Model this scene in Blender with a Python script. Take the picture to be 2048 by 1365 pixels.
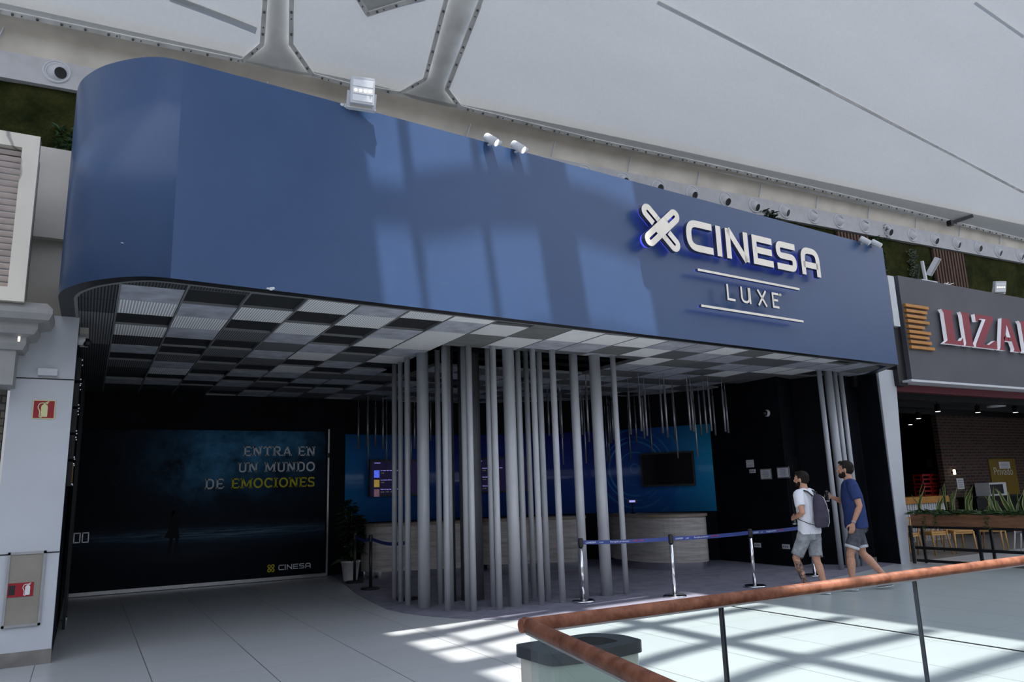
import bpy, math, random
from mathutils import Vector, Matrix, noise
random.seed(7)
sc = bpy.context.scene
for o in list(bpy.data.objects):
    bpy.data.objects.remove(o)

# ------------------------------------------------------------------ camera
IW, IH = 2048, 1365
FPX, PITCH, ROLL, YAW, EYE = 1491.6, 0.1999, -0.0324, 0.5174, 1.55
cF = Vector((math.sin(YAW)*math.cos(PITCH), math.cos(YAW)*math.cos(PITCH), math.sin(PITCH)))
_r = Vector((math.cos(YAW), -math.sin(YAW), 0)); _u = _r.cross(cF)
cR = _r*math.cos(ROLL) + _u*math.sin(ROLL)
cU = -_r*math.sin(ROLL) + _u*math.cos(ROLL)
CAM = Vector((0, 0, EYE))
cd = bpy.data.cameras.new('camera'); cam = bpy.data.objects.new('camera', cd)
sc.collection.objects.link(cam); sc.camera = cam
cd.sensor_width = 36; cd.lens = FPX/IW*36; cd.clip_end = 300
M3 = Matrix((cR, cU, -cF)).transposed()
cam.matrix_world = Matrix.Translation(CAM) @ M3.to_4x4()

# ------------------------------------------------------------------ world, sun, exposure
wd = bpy.data.worlds.new('sky'); sc.world = wd; wd.use_nodes = True
wn = wd.node_tree.nodes; wl = wd.node_tree.links
bg = wn['Background']
wtc = wn.new('ShaderNodeTexCoord'); wsx = wn.new('ShaderNodeSeparateXYZ'); wrp = wn.new('ShaderNodeValToRGB')
wl.new(wtc.outputs['Generated'], wsx.inputs[0]); wl.new(wsx.outputs['Z'], wrp.inputs[0]); wl.new(wrp.outputs[0], bg.inputs['Color'])
wrp.color_ramp.elements[0].position = 0.0; wrp.color_ramp.elements[0].color = (0.38, 0.39, 0.41, 1)
wrp.color_ramp.elements[1].position = 0.5; wrp.color_ramp.elements[1].color = (0.42, 0.64, 1.05, 1)
_e = wrp.color_ramp.elements.new(0.25); _e.color = (0.33, 0.37, 0.43, 1)
bg.inputs['Strength'].default_value = 1.0
SUN = Vector((0.39, 1.0, -3.0)).normalized()
sd = bpy.data.lights.new('sun', 'SUN'); sd.energy = 8.0; sd.angle = math.radians(0.9); sd.color = (1.0, 0.97, 0.93)
so = bpy.data.objects.new('sun', sd); sc.collection.objects.link(so)
so.rotation_euler = SUN.to_track_quat('-Z', 'Y').to_euler(); so.location = (0, 0, 30)
vs = sc.view_settings
vs.view_transform = 'Standard'; vs.look = 'None'; vs.gamma = 1.0; vs.use_curve_mapping = False
vs.exposure = 0.0

# ------------------------------------------------------------------ pixel -> place helpers
def ray(x, y):
    return cF + cR*((x-IW/2)/FPX) + cU*((IH/2-y)/FPX)
def on_z(x, y, z=0.0):
    r = ray(x, y); return CAM + r*((z-EYE)/r.z)
def on_y(x, y, Y):
    r = ray(x, y); return CAM + r*(Y/r.y)
def on_plane(x, y, p0, n):
    r = ray(x, y); return CAM + r*((Vector(p0)-CAM).dot(n)/r.dot(n))

# ------------------------------------------------------------------ materials
def lin(c):
    return c/12.92 if c <= 0.04045 else ((c+0.055)/1.055)**2.4
def rgb(r, g, b):
    return (lin(r/255), lin(g/255), lin(b/255), 1)
class N:
    def __init__(s, name):
        s.m = bpy.data.materials.new(name); s.m.use_nodes = True
        s.n = s.m.node_tree.nodes; s.l = s.m.node_tree.links
        s.b = s.n['Principled BSDF']; s.out = s.n['Material Output']
    def new(s, t, **k):
        nd = s.n.new(t)
        for a, v in k.items(): setattr(nd, a, v)
        return nd
    def link(s, a, b): s.l.new(a, b)
    def coord(s, kind='Object', scale=(1, 1, 1)):
        tc = s.new('ShaderNodeTexCoord'); mp = s.new('ShaderNodeMapping'); mp.inputs['Scale'].default_value = scale
        s.link(tc.outputs[kind], mp.inputs[0]); return mp.outputs[0]
    def noise(s, vec, scale, detail=4, rough=0.5):
        t = s.new('ShaderNodeTexNoise'); t.inputs['Scale'].default_value = scale
        t.inputs['Detail'].default_value = detail; t.inputs['Roughness'].default_value = rough
        if vec is not None: s.link(vec, t.inputs['Vector'])
        return t.outputs['Fac']
    def ramp(s, fac, stops, interp='LINEAR'):
        r = s.new('ShaderNodeValToRGB'); cr = r.color_ramp; cr.interpolation = interp
        while len(cr.elements) < len(stops): cr.elements.new(0.5)
        for e, (p, c) in zip(cr.elements, stops): e.position = p; e.color = c
        s.link(fac, r.inputs[0]); return r.outputs[0]
    def math(s, op, a, b=None, c=None):
        m = s.new('ShaderNodeMath', operation=op)
        for i, v in enumerate((a, b, c)):
            if v is None: continue
            if isinstance(v, (int, float)): m.inputs[i].default_value = v
            else: s.link(v, m.inputs[i])
        return m.outputs[0]
    def mix(s, fac, a, b):
        m = s.new('ShaderNodeMix', data_type='RGBA')
        for i, v in ((0, fac), (6, a), (7, b)):
            if isinstance(v, (int, float)): m.inputs[i].default_value = v
            elif isinstance(v, tuple): m.inputs[i].default_value = v
            else: s.link(v, m.inputs[i])
        return m.outputs[2]
    def bump(s, h, strength=0.3, dist=0.02):
        b = s.new('ShaderNodeBump'); b.inputs['Strength'].default_value = strength; b.inputs['Distance'].default_value = dist
        s.link(h, b.inputs['Height']); s.link(b.outputs[0], s.b.inputs['Normal'])
    def set(s, **k):
        for a, v in k.items():
            i = s.b.inputs[a.replace('_', ' ')]
            if isinstance(v, (int, float, tuple)): i.default_value = v
            else: s.link(v, i)
        return s.m
def plain(name, col, rough=0.6, metal=0.0, spec=0.5, var=0.06, scale=6.0, emit=None, es=1.0):
    """paint or plastic with a slight mottling"""
    k = N(name)
    if var:
        f = k.noise(k.coord(), scale, 3)
        a = tuple(max(0, c*(1-var*2)) for c in col[:3]) + (1,); b = tuple(min(1, c*(1+var*2)) for c in col[:3]) + (1,)
        k.set(Base_Color=k.ramp(f, [(0.3, a), (0.7, b)]))
    else: k.set(Base_Color=col)
    k.set(Roughness=rough, Metallic=metal, Specular_IOR_Level=spec)
    if emit: k.set(Emission_Color=emit, Emission_Strength=es)
    return k.m
MAT = {}
def mk(n, *a, **k):
    MAT[n] = plain(n, *a, **k); return MAT[n]

# floor tiles: pale stone, fine joints
k = N('floor_tiles'); tc = k.coord()
sx = k.new('ShaderNodeSeparateXYZ'); k.link(tc, sx.inputs[0])
def joint(v, off, size, w):
    t = k.math('DIVIDE', k.math('SUBTRACT', v, off), size)
    f = k.math('FRACT', t); d = k.math('MINIMUM', f, k.math('SUBTRACT', 1.0, f))
    return k.math('LESS_THAN', d, w/size)
TX0, TXS, TY0, TYS = 0.6375, 0.955, 8.7237, 1.0
jx = joint(sx.outputs[0], TX0, TXS, 0.0045); jy = joint(sx.outputs[1], TY0, TYS, 0.0028)
cell = k.new('ShaderNodeTexWhiteNoise', noise_dimensions='2D')
cmb = k.new('ShaderNodeCombineXYZ')
k.link(k.math('FLOOR', k.math('DIVIDE', k.math('SUBTRACT', sx.outputs[0], TX0), TXS)), cmb.inputs[0])
k.link(k.math('FLOOR', k.math('DIVIDE', k.math('SUBTRACT', sx.outputs[1], TY0), TYS)), cmb.inputs[1])
k.link(cmb.outputs[0], cell.inputs['Vector'])
st = k.noise(k.coord('Object', (0.7, 9.0, 1)), 2.2, 3, 0.5)
base = k.mix(k.math('MULTIPLY', cell.outputs['Value'], 0.5), (0.46, 0.48, 0.49, 1), (0.51, 0.53, 0.535, 1))
base = k.mix(k.math('MULTIPLY', st, 0.2), base, (0.42, 0.43, 0.45, 1))
base = k.mix(k.math('MULTIPLY', jy, 0.55), base, (0.12, 0.12, 0.13, 1)); base = k.mix(k.math('MULTIPLY', jx, 0.85), base, (0.09, 0.09, 0.10, 1))
k.set(Base_Color=base, Roughness=k.math('MULTIPLY_ADD', st, 0.04, 0.27), Specular_IOR_Level=0.45)
MAT['floor'] = k.m
# carpet
k = N('carpet'); v = k.coord()
f = k.noise(v, 3.0, 6, 0.7); g = k.noise(v, 220, 2)
c = k.ramp(f, [(0.3, rgb(116, 116, 130)), (0.7, rgb(152, 150, 164))])
c = k.mix(k.math('MULTIPLY', g, 0.5), c, rgb(96, 95, 108)); k.set(Base_Color=c, Roughness=0.95, Specular_IOR_Level=0.1)
k.bump(g, 0.5, 0.004); MAT['carpet'] = k.m
# blue fascia paint, satin
k = N('fascia_paint'); v = k.coord()
f = k.noise(v, 0.9, 6, 0.65); g = k.noise(k.coord('Object', (1, 1, 12)), 3, 4); h_ = k.noise(v, 60, 2)
c = k.ramp(f, [(0.25, (0.031, 0.070, 0.165, 1)), (0.75, (0.040, 0.086, 0.195, 1))])
c = k.mix(k.math('MULTIPLY', k.math('GREATER_THAN', g, 0.74), 0.25), c, (0.12, 0.15, 0.22, 1))
k.set(Base_Color=c, Roughness=k.math('MULTIPLY_ADD', f, 0.12, 0.27), Specular_IOR_Level=0.5); k.bump(h_, 0.05, 0.002)
MAT['fascia'] = k.m
# translucent roof membrane
def membrane(name, tcol, dcol, fac):
    k = N(name); k.n.remove(k.b)
    d = k.new('ShaderNodeBsdfDiffuse'); t = k.new('ShaderNodeBsdfTranslucent'); m = k.new('ShaderNodeMixShader')
    f = k.noise(k.coord('Object', (0.25, 1, 1)), 0.8, 5, 0.6); g = k.noise(k.coord(), 14, 3)
    k.link(k.ramp(f, [(0.3, tuple(x*0.88 for x in tcol[:3])+(1,)), (0.7, tcol)]), t.inputs[0])
    k.link(k.ramp(g, [(0.25, tuple(x*0.94 for x in dcol[:3])+(1,)), (0.75, dcol)]), d.inputs[0])
    m.inputs[0].default_value = fac; k.link(d.outputs[0], m.inputs[1]); k.link(t.outputs[0], m.inputs[2]); k.link(m.outputs[0], k.out.inputs[0])
    MAT[name] = k.m
membrane('membrane', (0.90, 0.92, 0.95, 1), (0.58, 0.60, 0.60, 1), 0.145)
membrane('roof_membrane', (0.95, 0.96, 1.0, 1), (0.66, 0.68, 0.72, 1), 0.44)
membrane('membrane_band', (0.90, 0.90, 0.98, 1), (0.40, 0.41, 0.44, 1), 0.13)
mk('cove', rgb(216, 208, 194), 0.8, var=0.08, scale=1.5)
mk('steel_grey', rgb(228, 228, 225), 0.6, 0.0, var=0.1, scale=3)
mk('channel', rgb(228, 228, 226), 0.6, 0.1, var=0.08, scale=2)
mk('bolt', rgb(90, 90, 92), 0.4, 0.8)
mk('roof_frame', rgb(150, 150, 150), 0.6)
mk('white_paint', rgb(205, 208, 212), 0.55, var=0.02)
mk('pillar_white', rgb(190, 194, 200), 0.45, var=0.03, scale=1.2)
mk('band_white', rgb(198, 199, 202), 0.6, var=0.03)
mk('nozzle_white', rgb(215, 217, 222), 0.4, var=0.0)
mk('beige_wall', rgb(196, 192, 184), 0.8, var=0.04, scale=1.5)
mk('black_wall', (0.005, 0.006, 0.009, 1), 0.6, spec=0.12, var=0.2, scale=2)
mk('black', (0.010, 0.010, 0.012, 1), 0.45, var=0.1)
mk('dark_metal', (0.010, 0.011, 0.013, 1), 0.4, 0.4)
mk('pole_grey', rgb(178, 181, 186), 0.42, 0.15, var=0.03, scale=1.5)
mk('column_grey', rgb(96, 98, 102), 0.45, 0.1, var=0.06, scale=1)
mk('tube_metal', rgb(165, 165, 170), 0.3, 0.7, var=0.03)
mk('chrome', rgb(225, 225, 228), 0.12, 1.0, var=0.0)
mk('brushed', rgb(190, 190, 192), 0.3, 0.9, var=0.05, scale=12)
mk('letter_steel', rgb(226, 218, 203), 0.25, 0.35, var=0.03, scale=3)
mk('letter_side', rgb(120, 126, 136), 0.25, 0.9, var=0.03)
mk('glow_blue', (0.1, 0.12, 0.9, 1), 0.5, var=0, emit=(0.06, 0.07, 0.75, 1), es=1.0)
mk('tile_light', rgb(236, 238, 238), 0.7, var=0.02)
mk('tile_mid', rgb(176, 180, 190), 0.6, var=0.12, scale=5)
mk('tile_olive', rgb(112, 114, 112), 0.7, var=0.05)
mk('tile_dark', rgb(34, 36, 38), 0.7, var=0.05)
def ribbed(name, c1, c2):
    k = N(name); w = k.new('ShaderNodeTexWave', wave_type='BANDS', bands_direction='X'); w.inputs['Scale'].default_value = 11.0
    k.link(k.coord(), w.inputs['Vector'])
    k.set(Base_Color=k.ramp(w.outputs['Fac'], [(0.35, c1), (0.6, c2)]), Roughness=0.7, Specular_IOR_Level=0.2); MAT[name] = k.m
ribbed('tile_ribbed_light', rgb(176, 179, 181), rgb(250, 251, 251)); ribbed('tile_ribbed_mid', rgb(70, 72, 74), rgb(128, 130, 132)); ribbed('tile_ribbed_dark', rgb(36, 38, 40), rgb(84, 86, 88))
mk('tbar', rgb(120, 122, 124), 0.6, var=0.02)
# moss
k = N('moss'); v = k.coord(); f = k.noise(v, 2.2, 8, 0.7); g = k.noise(v, 25, 4, 0.7)
c = k.ramp(f, [(0.3, rgb(38, 44, 22)), (0.5, rgb(70, 76, 38)), (0.72, rgb(104, 100, 52))]); c = k.mix(k.math('MULTIPLY', g, 0.7), c, rgb(24, 30, 14))
k.set(Base_Color=c, Roughness=0.95, Specular_IOR_Level=0.1); k.bump(g, 1.0, 0.06); MAT['moss'] = k.m
mk('leaf', rgb(52, 78, 40), 0.5, var=0.25, scale=20); mk('leaf_dark', rgb(34, 50, 30), 0.5, var=0.25, scale=20); mk('leaf_silver', rgb(104, 118, 96), 0.6, var=0.2, scale=20)
mk('stem', rgb(84, 92, 50), 0.6)
k = N('snake_leaf'); v = k.coord('Object', (1, 1, 1)); f = k.noise(k.coord('Object', (3, 3, 22)), 2, 3)
uv = k.new('ShaderNodeUVMap'); su = k.new('ShaderNodeSeparateXYZ'); k.link(uv.outputs[0], su.inputs[0])
e_ = k.math('ABSOLUTE', k.math('SUBTRACT', su.outputs[0], 0.5))
c = k.mix(f, rgb(30, 58, 34), rgb(66, 96, 56)); c = k.mix(k.math('GREATER_THAN', e_, 0.34), c, rgb(164, 164, 84))
k.set(Base_Color=c, Roughness=0.4); MAT['snake_leaf'] = k.m
def wood(name, a, b, sc_=(1, 1, 14), s=2.0, rough=0.45, spec=0.4):
    k = N(name); f = k.noise(k.coord('Object', sc_), s, 6, 0.65); g = k.noise(k.coord('Object', tuple(x*3 for x in sc_)), s, 3)
    c = k.ramp(f, [(0.3, a), (0.7, b)]); c = k.mix(k.math('MULTIPLY', g, 0.4), c, a)
    k.set(Base_Color=c, Roughness=rough, Specular_IOR_Level=spec); MAT[name] = k.m
wood('counter_wood', rgb(142, 138, 134), rgb(204, 198, 192), (0.8, 0.8, 9), 2.2)
wood('counter_top', rgb(120, 108, 96), rgb(150, 136, 120), (2, 2, 9), 2)
wood('rail_wood', rgb(98, 56, 40), rgb(182, 122, 94), (7, 7, 7), 1.6, 0.5, 0.2)
wood('chair_wood', rgb(176, 130, 74), rgb(210, 166, 104), (3, 3, 9), 2)
wood('sign_wood', rgb(176, 116, 48), rgb(206, 146, 70), (2, 9, 9), 2)
wood('planter_wood', rgb(98, 68, 48), rgb(150, 108, 78), (1.2, 1.2, 12), 2)
wood('slat_brown', rgb(92, 70, 60), rgb(122, 96, 82), (6, 6, 1), 2, 0.7)
mk('slat_back', (0.012, 0.010, 0.010, 1), 0.9)
# bricks
k = N('bricks'); bt = k.new('ShaderNodeTexBrick'); mp = k.new('ShaderNodeMapping'); t_ = k.new('ShaderNodeTexCoord')
mp.inputs['Rotation'].default_value = (math.pi/2, 0, 0); k.link(t_.outputs['Object'], mp.inputs[0]); k.link(mp.outputs[0], bt.inputs['Vector'])
bt.inputs['Scale'].default_value = 1.0; bt.inputs['Brick Width'].default_value = 0.26; bt.inputs['Row Height'].default_value = 0.085; bt.inputs['Mortar Size'].default_value = 0.012
bt.inputs['Color1'].default_value = rgb(76, 50, 42); bt.inputs['Color2'].default_value = rgb(52, 38, 35); bt.inputs['Mortar'].default_value = rgb(92, 84, 80)
k.set(Base_Color=bt.outputs['Color'], Roughness=0.9); MAT['bricks'] = k.m
k = N('painted_bricks'); bt = k.new('ShaderNodeTexBrick'); mp = k.new('ShaderNodeMapping'); t_ = k.new('ShaderNodeTexCoord')
mp.inputs['Rotation'].default_value = (math.pi/2, 0, 0); k.link(t_.outputs['Object'], mp.inputs[0]); k.link(mp.outputs[0], bt.inputs['Vector'])
bt.inputs['Scale'].default_value = 1.0; bt.inputs['Brick Width'].default_value = 0.24; bt.inputs['Row Height'].default_value = 0.08; bt.inputs['Mortar Size'].default_value = 0.01
bt.inputs['Color1'].default_value = rgb(118, 112, 104); bt.inputs['Color2'].default_value = rgb(100, 96, 90); bt.inputs['Mortar'].default_value = rgb(66, 64, 62)
k.set(Base_Color=bt.outputs['Color'], Roughness=0.9); MAT['painted_bricks'] = k.m
# marble frame, cornice, louvres
k = N('marble'); v = k.coord(); w = k.new('ShaderNodeTexWave', wave_type='BANDS'); w.inputs['Scale'].default_value = 0.7; w.inputs['Distortion'].default_value = 9; w.inputs['Detail'].default_value = 4
k.link(v, w.inputs['Vector']); k.set(Base_Color=k.ramp(w.outputs['Fac'], [(0.0, rgb(150, 146, 140)), (0.04, rgb(222, 215, 200)), (1.0, rgb(230, 223, 208))]), Roughness=0.3); MAT['marble'] = k.m
mk('cornice', rgb(150, 150, 148), 0.6, var=0.03); mk('louvre', rgb(204, 190, 182), 0.5, var=0.05)
mk('plinth', rgb(120, 116, 112), 0.5, var=0.15, scale=5)
mk('cabinet_beige', rgb(142, 136, 126), 0.5, var=0.05, scale=3); mk('frame_grey', rgb(160, 160, 160), 0.45, 0.3)
mk('sign_red', rgb(150, 16, 32), 0.5, var=0.02); mk('sign_cream', rgb(214, 214, 160), 0.5, var=0.02); mk('sign_white', rgb(222, 222, 222), 0.5, var=0.0)
mk('red_letter', rgb(140, 34, 50), 0.45, var=0.03); mk('liz_grey', rgb(84, 84, 90), 0.6, var=0.05, scale=1)
mk('letter_white', rgb(225, 226, 235), 0.4, var=0, emit=(0.9, 0.92, 1.0, 1), es=0.25)
mk('awning_red', rgb(96, 18, 34), 0.6); mk('yellow_door', rgb(122, 98, 28), 0.6); mk('chalk', rgb(190, 186, 170), 0.8, var=0)
mk('paper', rgb(215, 217, 222), 0.7, var=0.02); mk('print_grey', rgb(110, 112, 120), 0.7, var=0)
mk('red_plastic', rgb(150, 24, 30), 0.4); mk('orange_paint', rgb(190, 130, 50), 0.5)
mk('lamp_glow', (1, 1, 1, 1), 0.5, var=0, emit=(1, 0.97, 0.9, 1), es=6.0)
mk('lamp_soft', (1, 1, 1, 1), 0.5, var=0, emit=(1, 0.85, 0.55, 1), es=2.5)
mk('lens', rgb(235, 238, 242), 0.2, var=0.0)
mk('rubber', (0.02, 0.02, 0.022, 1), 0.7)
mk('belt', rgb(50, 66, 132), 0.5, var=0.03); mk('belt_text', rgb(215, 220, 235), 0.6, var=0); mk('belt_red', rgb(190, 60, 80), 0.6, var=0)
mk('text_grey', rgb(236, 240, 244), 0.6, var=0); mk('text_yellow', rgb(236, 220, 40), 0.6, var=0)
mk('silhouette', (0.003, 0.004, 0.006, 1), 0.8, var=0)
mk('screen_black', (0.003, 0.003, 0.006, 1), 0.15, spec=0.12, var=0)
mk('screen_navy', (0.006, 0.005, 0.025, 1), 0.15, spec=0.15, var=0, emit=(0.008, 0.005, 0.034, 1), es=0.5)
mk('screen_text', (0.6, 0.6, 0.9, 1), 0.4, var=0, emit=(0.30, 0.28, 0.75, 1), es=1.0)
mk('screen_green', (0.4, 0.5, 0.2, 1), 0.4, var=0, emit=(0.10, 0.12, 0.03, 1), es=0.6)
mk('screen_blue', (0.2, 0.3, 0.9, 1), 0.4, var=0.6, scale=30, emit=(0.06, 0.10, 0.75, 1), es=0.9)
mk('screen_red', (0.4, 0.1, 0.08, 1), 0.4, var=0.5, scale=30, emit=(0.14, 0.03, 0.03, 1), es=0.8)
mk('screen_gold', (0.5, 0.4, 0.1, 1), 0.4, var=0.3, emit=(0.30, 0.20, 0.03, 1), es=0.7)
mk('screen_brown', (0.3, 0.2, 0.2, 1), 0.4, var=0.5, scale=40, emit=(0.12, 0.06, 0.09, 1), es=0.7)
# glass
def glass(name, tint, rough=0.02, f0=0.04):
    k = N(name); k.n.remove(k.b)
    t = k.new('ShaderNodeBsdfTransparent'); t.inputs[0].default_value = tint
    g = k.new('ShaderNodeBsdfGlossy'); g.inputs['Roughness'].default_value = rough
    fr = k.new('ShaderNodeFresnel'); fr.inputs[0].default_value = 1.45; m = k.new('ShaderNodeMixShader')
    ge = k.new('ShaderNodeNewGeometry'); k.link(k.math('MULTIPLY', fr.outputs[0], k.math('SUBTRACT', 1.0, ge.outputs['Backfacing'])), m.inputs[0]); k.link(t.outputs[0], m.inputs[1]); k.link(g.outputs[0], m.inputs[2]); k.link(m.outputs[0], k.out.inputs[0]); MAT[name] = k.m
glass('glass', (0.91, 0.96, 0.955, 1)); mk('glass_edge', rgb(50, 56, 62), 0.2)
# poster: night sky over the sea, printed
k = N('poster_print'); uv = k.new('ShaderNodeUVMap'); s_ = k.new('ShaderNodeSeparateXYZ'); k.link(uv.outputs[0], s_.inputs[0]); U, V = s_.outputs[0], s_.outputs[1]
mp = k.new('ShaderNodeMapping'); mp.inputs['Scale'].default_value = (4.3, 2.9, 1); k.link(uv.outputs[0], mp.inputs[0]); P = mp.outputs[0]
def gauss(cx, cy, rx, ry):
    a = k.math('DIVIDE', k.math('SUBTRACT', U, cx), rx); b = k.math('DIVIDE', k.math('SUBTRACT', V, cy), ry)
    return k.math('POWER', 2.718, k.math('MULTIPLY', k.math('ADD', k.math('MULTIPLY', a, a), k.math('MULTIPLY', b, b)), -1.0))
neb = k.math('MULTIPLY', k.math('ADD', k.math('ADD', gauss(0.60, 0.84, 0.26, 0.22), k.math('MULTIPLY', gauss(0.42, 0.70, 0.10, 0.14), 0.5)), k.math('MULTIPLY', gauss(0.8, 0.9, 0.16, 0.14), 0.6)), k.ramp(k.noise(P, 1.6, 8, 0.65), [(0.3, (0, 0, 0, 1)), (0.75, (1, 1, 1, 1))]))
c = k.mix(neb, (0.005, 0.008, 0.014, 1), (0.10, 0.40, 0.75, 1))
vo = k.new('ShaderNodeTexVoronoi'); vo.inputs['Scale'].default_value = 26; k.link(P, vo.inputs['Vector'])
c = k.mix(k.math('MULTIPLY', k.math('LESS_THAN', vo.outputs['Distance'], 0.05), k.math('MULTIPLY', k.math('GREATER_THAN', V, 0.62), 0.6)), c, (0.5, 0.6, 0.7, 1))
mp2 = k.new('ShaderNodeMapping'); mp2.inputs['Scale'].default_value = (3.0, 42, 1); k.link(uv.outputs[0], mp2.inputs[0])
wv = k.ramp(k.noise(mp2.outputs[0], 1.6, 6, 0.7), [(0.42, (0, 0, 0, 1)), (0.72, (1, 1, 1, 1))])
c = k.mix(k.math('MULTIPLY', k.math('MULTIPLY', gauss(0.55, 0.315, 0.42, 0.030), wv), 0.9), c, (0.26, 0.46, 0.66, 1))
c = k.mix(k.math('MULTIPLY', gauss(0.55, 0.30, 0.5, 0.06), 0.35), c, (0.06, 0.12, 0.20, 1))
c = k.mix(k.math('MULTIPLY', gauss(0.42, 0.20, 0.2, 0.05), 0.25), c, (0.05, 0.07, 0.09, 1))
k.set(Base_Color=c, Roughness=0.4, Specular_IOR_Level=0.08); MAT['poster'] = k.m
# mural: blue gradient with rings, glossy print
k = N('mural_print'); uv = k.new('ShaderNodeUVMap'); s_ = k.new('ShaderNodeSeparateXYZ'); k.link(uv.outputs[0], s_.inputs[0]); U, V = s_.outputs[0], s_.outputs[1]
c = k.ramp(U, [(0.0, (0.03, 0.24, 0.60, 1)), (0.10, (0.03, 0.15, 0.48, 1)), (0.30, (0.035, 0.04, 0.30, 1)), (0.72, (0.035, 0.04, 0.32, 1)), (0.88, (0.02, 0.12, 0.46, 1)), (1.0, (0.02, 0.34, 0.62, 1))])
c = k.mix(k.math('MULTIPLY', k.math('SUBTRACT', 1.0, V), 0.35), c, (0.02, 0.20, 0.55, 1))
cm = k.new('ShaderNodeCombineXYZ'); k.link(k.math('MULTIPLY', k.math('SUBTRACT', U, 0.795), 8.6), cm.inputs[0]); k.link(k.math('MULTIPLY', k.math('SUBTRACT', V, 0.52), 1.84), cm.inputs[1])
ln = k.new('ShaderNodeVectorMath', operation='LENGTH'); k.link(cm.outputs[0], ln.inputs[0]); R_ = ln.outputs['Value']
rg = None
for r0, w0, s0 in ((0.10, 0.02, 0.25), (0.36, 0.012, 0.35), (0.60, 0.02, 0.55), (0.70, 0.012, 0.6), (0.86, 0.02, 0.3), (1.1, 0.014, 0.25)):
    q = k.math('MULTIPLY', k.math('LESS_THAN', k.math('ABSOLUTE', k.math('SUBTRACT', R_, r0)), w0), s0); rg = q if rg is None else k.math('MAXIMUM', rg, q)
mp = k.new('ShaderNodeMapping'); mp.inputs['Scale'].default_value = (8.6, 1.84, 1); k.link(uv.outputs[0], mp.inputs[0])
rg = k.math('MULTIPLY', rg, k.ramp(k.noise(mp.outputs[0], 1.3, 3), [(0.4, (0, 0, 0, 1)), (0.6, (1, 1, 1, 1))]))
c = k.mix(rg, c, (0.10, 0.55, 0.95, 1))
vo = k.new('ShaderNodeTexVoronoi'); vo.inputs['Scale'].default_value = 32; vo.inputs['Randomness'].default_value = 0; k.link(mp.outputs[0], vo.inputs['Vector'])
c = k.mix(k.math('MULTIPLY', k.math('LESS_THAN', vo.outputs['Distance'], 0.25), k.math('MULTIPLY', k.math('GREATER_THAN', U, 0.9), 0.25)), c, (0.06, 0.6, 0.95, 1))
k.set(Base_Color=c, Roughness=0.12, Specular_IOR_Level=0.5); MAT['mural'] = k.m
# people
k = N('skin'); f = k.noise(k.coord(), 30, 3); k.set(Base_Color=k.ramp(f, [(0.3, rgb(186, 136, 110)), (0.7, rgb(204, 154, 128))]), Roughness=0.5, Subsurface_Weight=0.0); MAT['skin'] = k.m
k = N('tattooed_skin'); f = k.noise(k.coord('Object', (1, 1, 1)), 28, 4, 0.7); k.set(Base_Color=k.ramp(f, [(0.46, rgb(60, 58, 62)), (0.53, rgb(150, 112, 92))]), Roughness=0.5); MAT['tattoo'] = k.m
def cloth(name, a, b, s=9, rough=0.85):
    k = N(name); f = k.noise(k.coord(), s, 6, 0.7); g = k.noise(k.coord('Object', (1, 1, 0.4)), 7, 3); k.set(Base_Color=k.ramp(f, [(0.3, a), (0.7, b)]), Roughness=rough, Specular_IOR_Level=0.15); k.bump(g, 0.6, 0.03); MAT[name] = k.m
cloth('tee_white', rgb(222, 224, 232), rgb(236, 238, 244)); cloth('tee_navy', rgb(46, 60, 104), rgb(56, 72, 120)); cloth('denim_light', rgb(118, 122, 126), rgb(172, 176, 180), 14); cloth('denim_dark', rgb(70, 72, 80), rgb(104, 106, 114), 14)
cloth('pack_grey', rgb(62, 58, 72), rgb(76, 72, 86)); cloth('cuff_white', rgb(200, 202, 206), rgb(214, 216, 220)); cloth('shoe_white', rgb(206, 210, 212), rgb(220, 222, 224)); cloth('shoe_grey', rgb(84, 86, 88), rgb(104, 106, 108)); cloth('hair', (0.010, 0.008, 0.007, 1), (0.022, 0.016, 0.013, 1), 60, 0.6)
mk('strap_black', (0.012, 0.012, 0.015, 1), 0.7); mk('can_black', (0.012, 0.013, 0.014, 1), 0.3, 0.3); mk('reflective', rgb(190, 192, 198), 0.35, 0.3)
mk('eye_white', rgb(225, 222, 218), 0.3, var=0); mk('lip', rgb(150, 86, 78), 0.5)
mk('pot_white', rgb(205, 205, 208), 0.4, var=0.03); mk('soil', rgb(50, 40, 32), 0.95)
mk('bin_grey', rgb(198, 195, 184), 0.45, 0.1, var=0.04); mk('bin_lid', (0.022, 0.026, 0.034, 1), 0.35)
mk('dark_tiles', rgb(116, 112, 108), 0.4, var=0.06, scale=2)
mk('void_floor', rgb(140, 140, 140), 0.5)

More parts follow.
